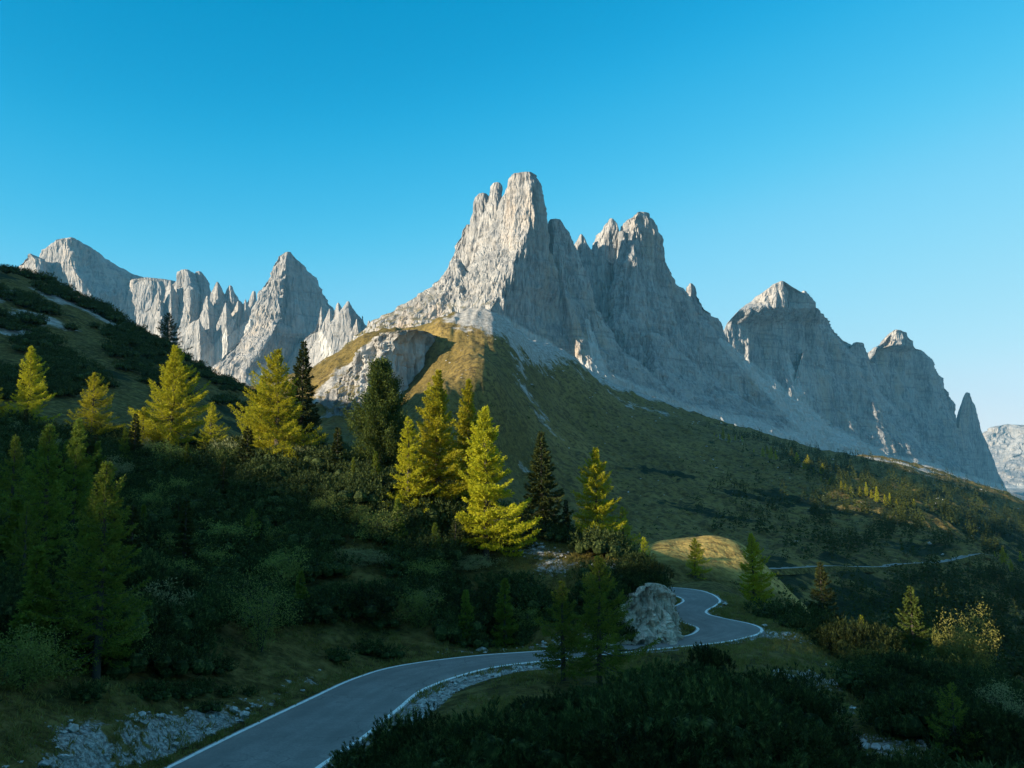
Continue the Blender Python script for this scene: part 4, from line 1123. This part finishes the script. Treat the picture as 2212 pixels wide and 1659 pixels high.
# ------------------------------------------------------------------ dwarf mountain pines
MV = []
for i, (R, Hh, sh) in enumerate([(1.5, 1.25, 270), (1.9, 1.5, 380), (2.3, 1.6, 500), (1.3, 1.5, 230)]):
    v, f = mugo(R, Hh, sh, 500 + i, 18, 0.17, 0.040, 0.36)
    MV.append((mesh_np('dwarf_pine', v, f, [MUGO]), R, (v, f)))
MVN = []
for i, (R, Hh, sh) in enumerate([(1.6, 1.5, 330), (2.1, 1.7, 500), (1.3, 1.7, 280)]):
    v, f = mugo(R, Hh, sh, 540 + i, 46, 0.125, 0.022, 0.34)
    MVN.append((mesh_np('dwarf_pine', v, f, [MUGO]), R))
LITE = []
for i, (R, Hh) in enumerate([(1.7, 1.4), (2.1, 1.6), (1.4, 1.3)]):
    LITE.append((mugo(R, Hh, 150, 570 + i, 10, 0.22, 0.065, 0.42), R))


def open_ground(x, y):
    """True where the photograph shows grass, stones or gravel instead of scrub"""
    o = np.zeros(len(x), bool)
    for (px, py, Y, r) in [(700, 1380, 68, 2.2), (820, 1390, 72, 1.8),
                           (1165, 1205, 91, 4.2), (1200, 1250, 87, 4), (1320, 1250, 86, 2.5), (1060, 1540, 48, 4.2), (1030, 1590, 44, 3.0), (960, 1530, 51, 2.5), (1120, 1460, 60, 3.0),
                           (1700, 1420, 72, 5.5), (1660, 1450, 66, 4.5), (1720, 1380, 78, 4), (1640, 1350, 90, 3.5), (1600, 1330, 98, 3.5), (1600, 1310, 103, 3.5), (1420, 1430, 65, 3.5), (1350, 1425, 67, 2.5), (1560, 1440, 66, 2.5), (1640, 1490, 62, 3),
                           (1760, 1510, 64, 3), (1830, 1500, 70, 3), (1880, 1610, 51, 3.2), (1940, 1640, 48, 3.5), (1800, 1560, 58, 2.5), (1980, 1690, 44, 3.5), (1700, 1560, 57, 2.5),
                           (190, 1600, 40, 3.5), (90, 1610, 39, 3.5), (20, 1580, 40, 2.5), (270, 1640, 40, 2.5), (350, 1560, 45, 2.0), (230, 1470, 47, 1.5)]:
        bx, by, _ = PT(px, py, Y)
        o |= np.hypot(x - bx, (y - by) * 0.75) < r
    return o


rng = np.random.default_rng(21)
cand = []
# jittered lattice over the near ground inside the view
for yy in np.arange(20, 300, 1.9):
    stp = 1.9 if yy < 150 else 3.0
    if yy > 150 and int(yy / 1.9) % 2: continue
    xs = np.arange(-0.62 * yy - 6, 0.62 * yy + 6, stp)
    cand.append(np.c_[xs + rng.uniform(-.9, .9, len(xs)), np.full(len(xs), yy) + rng.uniform(-.9, .9, len(xs))])
cand = np.vstack(cand)
x, y = cand.T
d, side = road_dist(x, y)
keep = (d > np.where(side > 0, 2.3 + 1.6 * fbm(x / 8, y / 8, 0 * x, 2, 44), 1.9)) & ~open_ground(x, y)
keep &= ~((side < 0) & (d < 4.0) & (y > 38) & (y < 62))
cl = fbm(x / 13, y / 13, 0 * x, 3, 33)
z = gfast(x, y)
e = (z - CAM_Z) / y
pyy = 1050 - 1915 * e
th = np.where(y < 130, np.where(side > 0, -0.50, -0.30), np.where(x < -15, 0.06, 0.0))
th = np.where((y > 110) & (x < -15) & (y < 150), -0.05, th)
keep &= cl > th
for (px_, pt_, Y_, w_, k__, lb_, pb_) in BUSHES:                  # leave room round the big leafy bushes
    bx_ = x_at(px_, Y_, pb_); R_ = 0.5 * w_ / FPX * Y_
    keep &= ~((np.abs(x / y - bx_ / Y_) * Y_ < R_ * 0.9) & (y < Y_ + R_) & (y > Y_ - R_ - 2.5))
keep &= ~((y > 117) & (y < 200) & (x > -78 + 0.2 * (y - 117)))
keep &= ~((y > 150) & (x > -20))                     # the valley and knoll are handled apart
keep &= ~((y > 100) & (x > 22) & (y < 150))
keep &= ~((y > 108) & (y < 150) & (x > 12))
pxt = CX + FPX * x / y; pyt = 1050 - 1915 * ((z + 1.6 - CAM_Z) / y)
keep &= ~((y < 62) & (side < 0) & (pxt < np.interp(pyt, [1480, 1530, 1659, 1800], [1010, 905, 735, 600])))
keep &= ~((y < 34) & (pxt < 760))
# upper hillside: the long dark belt under the skyline and loose patches
up = (y > 150)
keep &= ~up | (cl > 0.04)
x, y, z, pyy, cl = x[keep], y[keep], z[keep], pyy[keep], cl[keep]
sizes = rng.uniform(0.8, 1.5, len(x)) * np.clip(1 + 0.6 * cl, 0.7, 1.3)
near_skirt = np.clip(road_dist(x, y)[0] / 6, 0.45, 1)
sizes *= near_skirt
# keep the road and its gravel lay-by in sight over the shrubs below them
lim_x = [600, 735, 800, 860, 930, 1000, 1040, 1060, 1120, 1180, 1250, 1300, 1450, 1500, 1600, 1700]
lim_y = [1700, 1650, 1590, 1540, 1548, 1575, 1585, 1545, 1500, 1462, 1450, 1445, 1432, 1420, 1420, 1400]
rs_ = (road_dist(x, y)[1] < 0) & (y < 75)
for it in range(6):
    hw = 1.7 * sizes * FPX / y
    pxc = CX + FPX * x / y
    ptop = 1050 - FPX * (z + 2.0 * sizes - CAM_Z) / y
    bad = rs_ & ((ptop < np.interp(pxc, lim_x, lim_y)) | (ptop < np.interp(pxc - hw, lim_x, lim_y) - 12) | (ptop < np.interp(pxc + hw, lim_x, lim_y) - 12)) & (pxc < 1650)
    sizes = np.where(bad, sizes * 0.82, sizes)
ok_ = ~(rs_ & bad) & (sizes > 0.28)
x, y, z, pyy, cl, sizes = x[ok_], y[ok_], z[ok_], pyy[ok_], cl[ok_], sizes[ok_]
score = sizes / y
vis = ~np.isnan(hit(CX + FPX * x / y, 1050 - FPX * ((z + 1.3 * sizes - CAM_Z) / y), 16)) | True
order = np.argsort(-score)
N_IND = 290
print('shrubs', len(x))
# extra hand placed ones: big clump at the bottom, and the bush beside the road bend
HAND = [(868, 1530, 33, 1.0), (935, 1552, 31, .9), (800, 1600, 33, .9), (1060, 1596, 30, 1.0), (1180, 1600, 32, 1.2), (1300, 1600, 31, 1.1), (1420, 1640, 30, 1.0), (760, 1640, 35, .7),
        (1000, 1620, 28, 1.0), (1535, 1378, 60, 1.15), (1500, 1425, 58, 1.0), (1400, 1214, 82, 1.0), (1360, 1216, 81.5, 1.0), (1428, 1242, 84, .7), (1330, 1240, 80, .9), (1378, 1232, 80.2, .9), (1412, 1240, 80.2, .7), (1345, 1238, 79.6, .9), (1318, 1250, 79, .9), (1395, 1234, 80.9, .8), (1412, 1246, 81.2, .6), (1308, 1306, 75.8, .8), (1345, 1335, 75.3, .5), (1290, 1262, 79, .9), (1320, 1282, 77.8, .7), (1255, 1268, 79.5, .9), (1235, 1300, 78, .8), (1275, 1305, 77, .7), (1150, 1500, 48, 1.0), (1220, 1500, 46, 1.2), (1330, 1500, 48, 1.2), (1450, 1520, 45, 1.2), (1560, 1540, 44, 1.2)]
hx = []
PINE_LABEL = 'dark green dwarf mountain pine shrub in the dense scrub on the slopes beside the road'
PINE_GROUP = 'dwarf mountain pines covering the slopes'


def shrub(mesh, x, y, z, s, rot, label=PINE_LABEL, sz=1.0):
    o = bpy.data.objects.new('pine_shrub', mesh); COL.objects.link(o)
    o.location = (x, y, z - 0.12); o.scale = (s, s, s * sz); o.rotation_euler = (rng.normal(0, .06), rng.normal(0, .06), rot)
    return tag(o, label, 'shrub', PINE_GROUP)


for (px, ptop, Y, s) in HAND:
    xx = x_at(px, Y, ptop); zz = gz(xx, Y)
    zt = float(PT(px, ptop, Y)[2])
    mesh, R = MVN[rng.integers(0, len(MVN))]
    hgt = max(zt - zz, 1.0)
    sz = hgt / (1.95 * s)
    if sz > 1.6: s *= sz / 1.5; sz = hgt / (1.95 * s)
    print('hand', px, ptop, 'h', round(hgt, 2), round(sz, 2))
    shrub(mesh, xx, Y, zz, s, rng.uniform(0, 6.28), sz=max(sz, 0.6))
    hx.append((xx, Y))
cnt = 0; rest = []
for i in order:
    if any((x[i] - a) ** 2 + (y[i] - b) ** 2 < 1.0 for a, b in hx): continue
    inview = abs(x[i] / y[i]) < 0.6 and pyy[i] < 1820
    if cnt < N_IND - len(HAND) and inview:
        mesh, R = (MVN[rng.integers(0, len(MVN))] if y[i] < 50 else MV[rng.integers(0, len(MV))][:2])
        shrub(mesh, x[i], y[i], z[i], sizes[i], rng.uniform(0, 6.28), sz=rng.uniform(0.8, 1.25)); cnt += 1
    elif inview or y[i] < 60:
        rest.append(i)
print('individual', cnt, 'rest', len(rest))
Vs, Fs, o = [], [], 0
for i in rest:
    (v, f), R = LITE[rng.integers(0, 3)]
    a = rng.uniform(0, 6.28); c, s_ = math.cos(a), math.sin(a); s = sizes[i]
    vv = np.c_[(v[:, 0] * c - v[:, 1] * s_) * s + x[i], (v[:, 0] * s_ + v[:, 1] * c) * s + y[i], v[:, 2] * s * rng.uniform(.8, 1.2) + z[i] - .12]
    Vs.append(vv); Fs.append(f + o); o += len(v)
link('undergrowth', mesh_np('undergrowth', np.vstack(Vs), np.vstack(Fs), [MUGO]), kind='stuff', label='low dark dwarf pine scrub spreading over the hillside')
print('undergrowth faces', sum(len(f) for f in Fs))


# rounded leafy bushes among the pines
BV = []
for i, (R, H, m) in enumerate([(1.7, 2.0, GREENLEAF), (1.4, 1.8, WILLOW), (1.9, 2.1, GREENLEAF)]):
    s_b, l_b = leafy(R, H, 800 + i, stems=9, leaves=3000, size=0.13)
    BV.append((mesh_np('stem', *s_b, [BARK], smooth=True), mesh_np('foliage', *l_b, [m])))
rng = np.random.default_rng(31)
rd_, rs_ = road_dist(x, y)
sel = [i for i in order if 38 < y[i] < 112 and x[i] < 8 and rd_[i] > 4 and rs_[i] > 0 and abs(x[i] / y[i]) < 0.58]
rng.shuffle(sel)
for i in sel[:60]:
    e = stand('leafy_bush', x[i] + rng.normal(0, .5), y[i] - 0.6, gz(x[i], y[i]) - .1, 'rounded paler green leafy bush among the dark dwarf pines above the road', 'bush', 'leafy bushes among the dwarf pines', rng.uniform(0, 6.28))
    k_ = rng.uniform(.8, 1.6); e.scale = (k_, k_, k_ * rng.uniform(.85, 1.1))
    ms, ml = BV[rng.integers(0, 3)]
    link('stem', ms, parent=e); link('foliage', ml, parent=e)


sel2 = [i for i in order if 30 < y[i] < 95 and rs_[i] < 0 and rd_[i] > 5 and sizes[i] > 0.8 and abs(x[i] / y[i]) < 0.58]
rng.shuffle(sel2)
for i in sel2[:16]:
    e = stand('leafy_bush', x[i] + rng.normal(0, .5), y[i] - 0.6, gz(x[i], y[i]) - .1, 'pale leafy bush among the dark dwarf pines on the slope below the road', 'bush', 'leafy bushes below the road', rng.uniform(0, 6.28))
    k_ = rng.uniform(.6, 1.0) * min(1.0, sizes[i]); e.scale = (k_, k_, k_ * rng.uniform(.8, 1.0))
    ms, ml = BV[rng.integers(0, 3)]
    link('stem', ms, parent=e); link('foliage', ml, parent=e)

# young conifers growing up through the scrub
YC = []
for i, (kd, m, R) in enumerate([('spruce', SPRUCE, 1.15), ('spruce', SPRUCE, 0.95), ('larch', LARCH_GREEN, 1.15)]):
    (tv, tf), (cv, cf) = conifer(4.5, R, kd, 930 + i, dens=1.6, fine=1.1, bare=0.04, full=2.2)
    YC.append((kd, mesh_np('trunk', tv, tf, [BARK], smooth=True), mesh_np('crown', cv, cf, [m])))
for i in sel[70:112]:
    kd, mt, mc = YC[rng.integers(0, 3)]
    e = stand('young_spruce' if kd == 'spruce' else 'young_larch', x[i] + rng.normal(0, .8), y[i] - 0.8, gz(x[i], y[i] - .8) - .1,
              'young dark spruce growing up through the dwarf pines on the left slope' if kd == 'spruce' else 'young shaded larch growing up through the dwarf pines on the left slope', 'tree',
              'young spruces in the scrub' if kd == 'spruce' else 'young larches in the scrub', rng.uniform(0, 6.28))
    k_ = rng.uniform(.65, 1.35); e.scale = (k_ * rng.uniform(.85, 1.2),) * 2 + (k_,)
    link('trunk', mt, parent=e); link('crown', mc, parent=e)


# ------------------------------------------------------------------ scrub and woods on the far slopes
def clump_mesh(pts, h, rng, n, mat_name, mat, kind, label, w=0.9):
    """many small leafy tufts, heaped on the ground at pts"""
    P_, D_, L_ = [], [], []
    for (px_, py_, pz_), hh in zip(pts, h):
        k = n
        u = rng.normal(0, 1, (k, 3)); u /= np.linalg.norm(u, axis=1)[:, None]; u[:, 2] = np.abs(u[:, 2])
        r = rng.uniform(0.55, 1.0, k)[:, None]
        P_.append(np.array([px_, py_, pz_]) + u * r * np.array([hh * w, hh * w, hh])); D_.append(u + rng.normal(0, .5, (k, 3)) + [0, 0, .3]); L_.append(np.full(k, hh))
    P_ = np.vstack(P_); D_ = np.vstack(D_); L_ = np.concatenate(L_)
    v, f = blades(P_, D_, 0.62 * L_ * rng.uniform(.6, 1.2, len(L_)), 0.42 * L_, rng)
    return link(mat_name, mesh_np(mat_name, v, f, [mat]), kind=kind, label=label)


rng = np.random.default_rng(5)
n = 16000
px = rng.uniform(1020, 2300, n); py = rng.uniform(700, 1480, n)
top = np.interp(px, [1020, 1060, 1100, 1200, 1300, 1500, 1700, 1870, 2000, 2150, 2300], [760, 720, 712, 765, 822, 900, 963, 994, 1014, 1061, 1105])
cl = fbm(px / 75, py / 38, 0 * px, 4, 77)
pr = np.clip(0.03 + 1.1 * cl + 0.55 * sstep(1250, 2000, px) + 0.35 * sstep(880, 1150, py) - 0.25, 0.012, 1) * (py > top + 4)
k = rng.random(n) < pr * 0.5
px, py = px[k], py[k]
Y = hit(px, py)
k = ~np.isnan(Y) & (Y > 150) & (Y < 1000); px, py, Y = px[k], py[k], Y[k]
X, _, _ = PT(px, py, Y); Z = gfast(X, Y)
fr = np.min(np.hypot(X[:, None] - far_c[None, ::4, 0], Y[:, None] - far_c[None, ::4, 1]), axis=1)
knoll = (py > 1160) & (py < 1262) & (px > 1380) & (px < 1660)
k = (fr > 5) & ~knoll; X, Y, Z = X[k], Y[k], Z[k]
print('far scrub', len(X))
clump_mesh(np.c_[X, Y, Z - 0.3], np.clip(rng.lognormal(0.0, .35, len(X)), .5, 2.2) * np.clip(Y / 450, .7, 1.3), rng, 18, 'scrub', MUGO, 'stuff', 'dark scrub dotted over the far grass slope', 1.3)

# dark conifer woods on the far right slope
n = 12000
px = rng.uniform(1480, 2300, n); py = rng.uniform(900, 1480, n)
top = np.interp(px, [1480, 1500, 1700, 1870, 2000, 2150, 2300], [893, 893, 957, 988, 1008, 1055, 1100])
lin = np.interp(px, [1480, 1560, 1700, 1840, 1980, 2100, 2300], [925, 945, 1005, 1070, 1105, 1150, 1190])
cl = fbm(px / 60, py / 40, 0 * px, 3, 78)
pr = np.where((py > top + 6) & (py < lin), sstep(1500, 1700, px) * (0.75 + 1.2 * cl), 0)
pr = np.where((py >= lin) & (py < 1215), sstep(1420, 2150, px) * (0.30 + 1.9 * cl), pr)
pr = np.where(py >= 1215, sstep(1750, 2150, px) * (0.35 + 1.6 * cl) * sstep(1215, 1260, py), pr)
k = rng.random(n) < np.clip(pr, 0, 1) * 0.9
px, py = px[k], py[k]
Y = hit(px, py)
k = ~np.isnan(Y) & (Y > 150) & (Y < 1000); px, py, Y = px[k], py[k], Y[k]
X, _, _ = PT(px, py, Y); Z = gfast(X, Y)
fr = np.min(np.hypot(X[:, None] - far_c[None, ::4, 0], Y[:, None] - far_c[None, ::4, 1]), axis=1)
k = (fr > 7) & ~((px > 1380) & (px < 1660) & (py > 1160) & (py < 1265)); X, Y, Z = X[k], Y[k], Z[k]
print('wood', len(X))
Pb, Db, Lb, Wb = [], [], [], []
for a, b, c in zip(X, Y, Z):
    H = np.clip(rng.lognormal(1.85, .32), 3, 12); n = 100
    t = rng.random(n) ** 0.8; r = 0.23 * H * (1 - t) * rng.uniform(.3, 1, n); az = rng.uniform(0, 6.28, n)
    Pb.append(np.c_[a + r * np.cos(az), b + r * np.sin(az), c + 0.04 * H + t * H * .96]); Db.append(np.c_[np.cos(az), np.sin(az), np.full(n, -.2)] + rng.normal(0, .3, (n, 3)))
    Lb.append(0.14 * H * (1.15 - t)); Wb.append(0.085 * H * (1.15 - t))
v, f = blades(np.vstack(Pb), np.vstack(Db), np.concatenate(Lb), np.concatenate(Wb), rng)
link('woods', mesh_np('woods', v, f, [SPRUCE]), kind='stuff', label='dark conifer woods on the far right slope')

# ------------------------------------------------------------------ single sunlit larches on the far slope
FAR_T = [(295, 1048, 16), (320, 1066, 22), (350, 1078, 60), (385, 1092, 46), (425, 1078, 30), (465, 1095, 34), (540, 1160, 20), (595, 1180, 48), (622, 1170, 44), (648, 1195, 64), (675, 1205, 50), (805, 1225, 60),
         (848, 1262, 44), (875, 1262, 76), (910, 1290, 34), (965, 1298, 56), (955, 1342, 30), (1010, 1352, 34), (1080, 1390, 48), (1108, 1392, 36), (1140, 1410, 46), (1195, 1424, 50), (1235, 1428, 74), (1265, 1440, 44), (1300, 1470, 82), (1350, 1485, 56), (1380, 1482, 62),
         (1422, 1490, 40), (1450, 1502, 30), (1490, 1506, 38), (1530, 1496, 44)]
(tv, tf), (cv, cf) = conifer(10, 2.4, 'larch', 900, dens=0.55, fine=1.5)
fm = [(mesh_np('trunk', tv, tf, [BARK], smooth=True), mesh_np('crown', cv, cf, [LARCH]))]
(tv, tf), (cv, cf) = conifer(10, 3.3, 'larch', 901, dens=0.5, fine=1.6, lopside=.4)
fm.append((mesh_np('trunk', tv, tf, [BARK], smooth=True), mesh_np('crown', cv, cf, [LARCH])))
far_list = [((1500 + a / 2.746) * .96, (600 + b / 2.746) * .96, h / 2.746 * .96) for a, b, h in FAR_T]
far_list += [(2168, 1222, 30), (2185, 1240, 22), (2205, 1215, 18), (2150, 1215, 14)]
NB = ['at the top of the line', 'in the upper part of the line', 'in the middle of the line', 'in the lower part of the line', 'at the bottom end of the line']
for i, (px, pyb, hp) in enumerate(far_list):
    Yh = hit(px, pyb - 1)[0]
    if np.isnan(Yh): print('no ground', px, pyb); continue
    xx = x_at(px, Yh, pyb); zz = gfast(xx, Yh)[0]
    H = hp / FPX * Yh * 1.25
    e = stand('larch_tree', xx, Yh, zz - 0.1, 'small sunlit larch in the line of larches crossing the far dark slope' if px < 2100 else 'small sunlit larch by the far end of the distant road', 'tree', 'sunlit larches across the far slope' if px < 2100 else 'sunlit larches by the far road end', rng.uniform(0, 6.28))
    e.scale = (H / 10 * rng.uniform(.85, 1.2),) * 2 + (H / 10,)
    mt, mc = fm[i % 2]
    link('trunk', mt, parent=e); link('crown', mc, parent=e)
    print('far', round(px), round(pyb), 'Y', round(Yh), 'H', round(H, 1))


# ------------------------------------------------------------------ grass and stones by the road
rng = np.random.default_rng(8)


def scatter(n, xr, yr):
    return rng.uniform(*xr, n), rng.uniform(*yr, n)


X, Y = scatter(230000, (-62, 62), (26, 112))
ok = np.abs(X / Y) < 0.6; X, Y = X[ok], Y[ok]
d, side = road_dist(X, Y)
verge = np.exp(-np.clip(d - 0.2, 0, 9) / 2.2) * (d > -0.03)
w = np.maximum(verge, 0.75 * open_ground(X, Y)) * (d > -0.03)
w = np.maximum(w, 0.10 * (d > 0.5))
w *= np.clip(0.55 + 1.3 * fbm(X / 2.5, Y / 2.5, 0 * X, 3, 55), 0.05, 1)
gp = seg_mask(X, Y, [(1180, 1436, 65), (1050, 1455, 61), (960, 1500, 55), (945, 1530, 51)], 1.7)
w *= 1 - np.clip(gp * 1.4, 0, 1) * (side < 0)
k = rng.random(len(X)) < w * 0.75
X, Y = X[k], Y[k]; Z = gfast(X, Y)
print('tufts', len(X))
nb = 7
P_ = np.repeat(np.c_[X, Y, Z], nb, 0) + np.c_[rng.normal(0, .09, (len(X) * nb, 2)), np.zeros(len(X) * nb)]
D_ = np.c_[rng.normal(0, .45, (len(P_), 2)), np.full(len(P_), .8)]
v, f = blades(P_, D_, rng.uniform(.16, .46, len(P_)), 0.045, rng)
link('grass', mesh_np('grass', v, f, [GRASS]), kind='stuff', label='tufts of olive grass along the road verges')

# loose pale stones
k = NT('pale_stone'); P = k.coord('Object')
STONE = k.done(k.bsdf(k.mix(k.ramp(k.noise(P, 2.5, 5, 0.65), [(0.36, 0.0), (0.64, 1.0)]), (0.30, 0.28, 0.25), (0.58, 0.56, 0.54)), 0.95, k.noise(P, 8, 4, 0.6), 0.05, 0.8, 0.15))
X, Y = scatter(520000, (-45, 50), (30, 110))
ok = np.abs(X / Y) < 0.6; X, Y = X[ok], Y[ok]
d, side = road_dist(X, Y)
gi = np.clip(np.interp(np.log(np.hypot(X, Y)), np.log(RR), np.arange(len(RR))).round().astype(int), 0, len(RR) - 1)
gj = np.clip(np.interp(np.arctan2(X, Y), TH, np.arange(len(TH))).round().astype(int), 0, len(TH) - 1)
gw = gravel.reshape(len(RR), len(TH))[gi, gj]
w = np.clip(gw - 0.25, 0, 1) * np.clip(0.35 + 1.6 * fbm(X / 1.6, Y / 1.6, 0 * X, 3, 66), 0, 1)
k = (rng.random(len(X)) < w * 0.55) & (d > 0.4)
X, Y = X[k], Y[k]; Z = gfast(X, Y)
print('stones', len(X))
ico = np.array([[1, 0, 0], [-1, 0, 0], [0, 1, 0], [0, -1, 0], [0, 0, 1], [0, 0, -1], [.6, .6, .55], [-.6, .6, .5], [.6, -.6, .5], [-.6, -.6, .55]], float)
icf = np.array([[6, 4, 0], [6, 2, 4], [6, 0, 2], [7, 1, 4], [7, 4, 2], [7, 2, 1], [8, 0, 4], [8, 4, 3], [8, 3, 0], [9, 4, 1], [9, 3, 4], [9, 1, 3], [0, 5, 2], [2, 5, 1], [1, 5, 3], [3, 5, 0]])
n = len(X)
s = np.clip(rng.lognormal(-2.35, .55, n), .035, .45)
V = ico[None] * (s[:, None, None] * rng.uniform(.55, 1.25, (n, 10, 1))) * np.c_[rng.uniform(.7, 1.3, (n, 2)), rng.uniform(.5, .9, n)][:, None]
a = rng.uniform(0, 6.28, n); ca, sa = np.cos(a)[:, None], np.sin(a)[:, None]
V = np.stack([V[..., 0] * ca - V[..., 1] * sa + X[:, None], V[..., 0] * sa + V[..., 1] * ca + Y[:, None], V[..., 2] + Z[:, None] + .25 * s[:, None]], -1)
link('pebbles', mesh_np('pebbles', V.reshape(-1, 3), (icf[None] + np.arange(n)[:, None, None] * 10).reshape(-1, 3), [STONE]), kind='stuff', label='loose pale stones on the road banks')

# stones strewn over the great slope
n = 9000
px = rng.uniform(960, 2250, n); py = rng.uniform(690, 1300, n)
top = np.interp(px, [960, 1060, 1100, 1200, 1300, 1500, 1700, 1870, 2000, 2150, 2300], [720, 692, 706, 760, 818, 896, 960, 991, 1011, 1058, 1100])
cl = fbm(px / 50, py / 50 + px / 90, 0 * px, 4, 79)
pr = np.clip(-0.02 + 1.1 * cl + 0.5 * np.exp(-(py - top) / 45), 0.004, 1) * (py > top + 2) * sstep(1250, 1050, py)
k = rng.random(n) < pr * 0.55
px, py = px[k], py[k]; Y = hit(px, py)
k = ~np.isnan(Y) & (Y > 220) & (Y < 1050); px, py, Y = px[k], py[k], Y[k]
X, _, _ = PT(px, py, Y); Z = gfast(X, Y); n = len(X)
print('slope stones', n)
s = np.clip(rng.lognormal(-.9, .5, n), .2, 1.6) * np.clip(Y / 450, .6, 1.4)
V = ico[None] * (s[:, None, None] * rng.uniform(.55, 1.25, (n, 10, 1))) * np.c_[rng.uniform(.7, 1.4, (n, 2)), rng.uniform(.5, .9, n)][:, None]
V = V + np.stack([X, Y, Z + .2 * s], 1)[:, None]
link('rubble', mesh_np('rubble', V.reshape(-1, 3), (icf[None] + np.arange(n)[:, None, None] * 10).reshape(-1, 3), [STONE]), kind='stuff', label='pale stones strewn over the great grass slope')


# ------------------------------------------------------------------ the air between here and the far peaks
hb = np.array([[sx * 9600.0, sy * 9600.0, zz] for zz in (-700.0, 1080.0) for sy in (-1, 1) for sx in (-1, 1)])
hf = np.array([[0, 2, 3, 1], [4, 5, 7, 6], [0, 1, 5, 4], [2, 6, 7, 3], [0, 4, 6, 2], [1, 3, 7, 5]])
hm = bpy.data.materials.new('haze'); hm.use_nodes = True
ht = hm.node_tree; ht.nodes.clear()
hv = ht.nodes.new('ShaderNodeVolumePrincipled'); ho = ht.nodes.new('ShaderNodeOutputMaterial')
hv.inputs['Color'].default_value = (0.14, 0.62, 1.0, 1); hv.inputs['Density'].default_value = 3.4e-5
hv.inputs['Anisotropy'].default_value = 0.0
ht.links.new(hv.outputs[0], ho.inputs['Volume'])
link('haze', mesh_np('haze', hb, hf, [hm]), kind='stuff', label='thin bluish mountain haze')
print('lowest', ground_v[:, 2].min(), 'highest', max(np.array([c[:] for c in o.bound_box])[:, 2].max() for o in bpy.data.objects if o.name.startswith('mountain')))
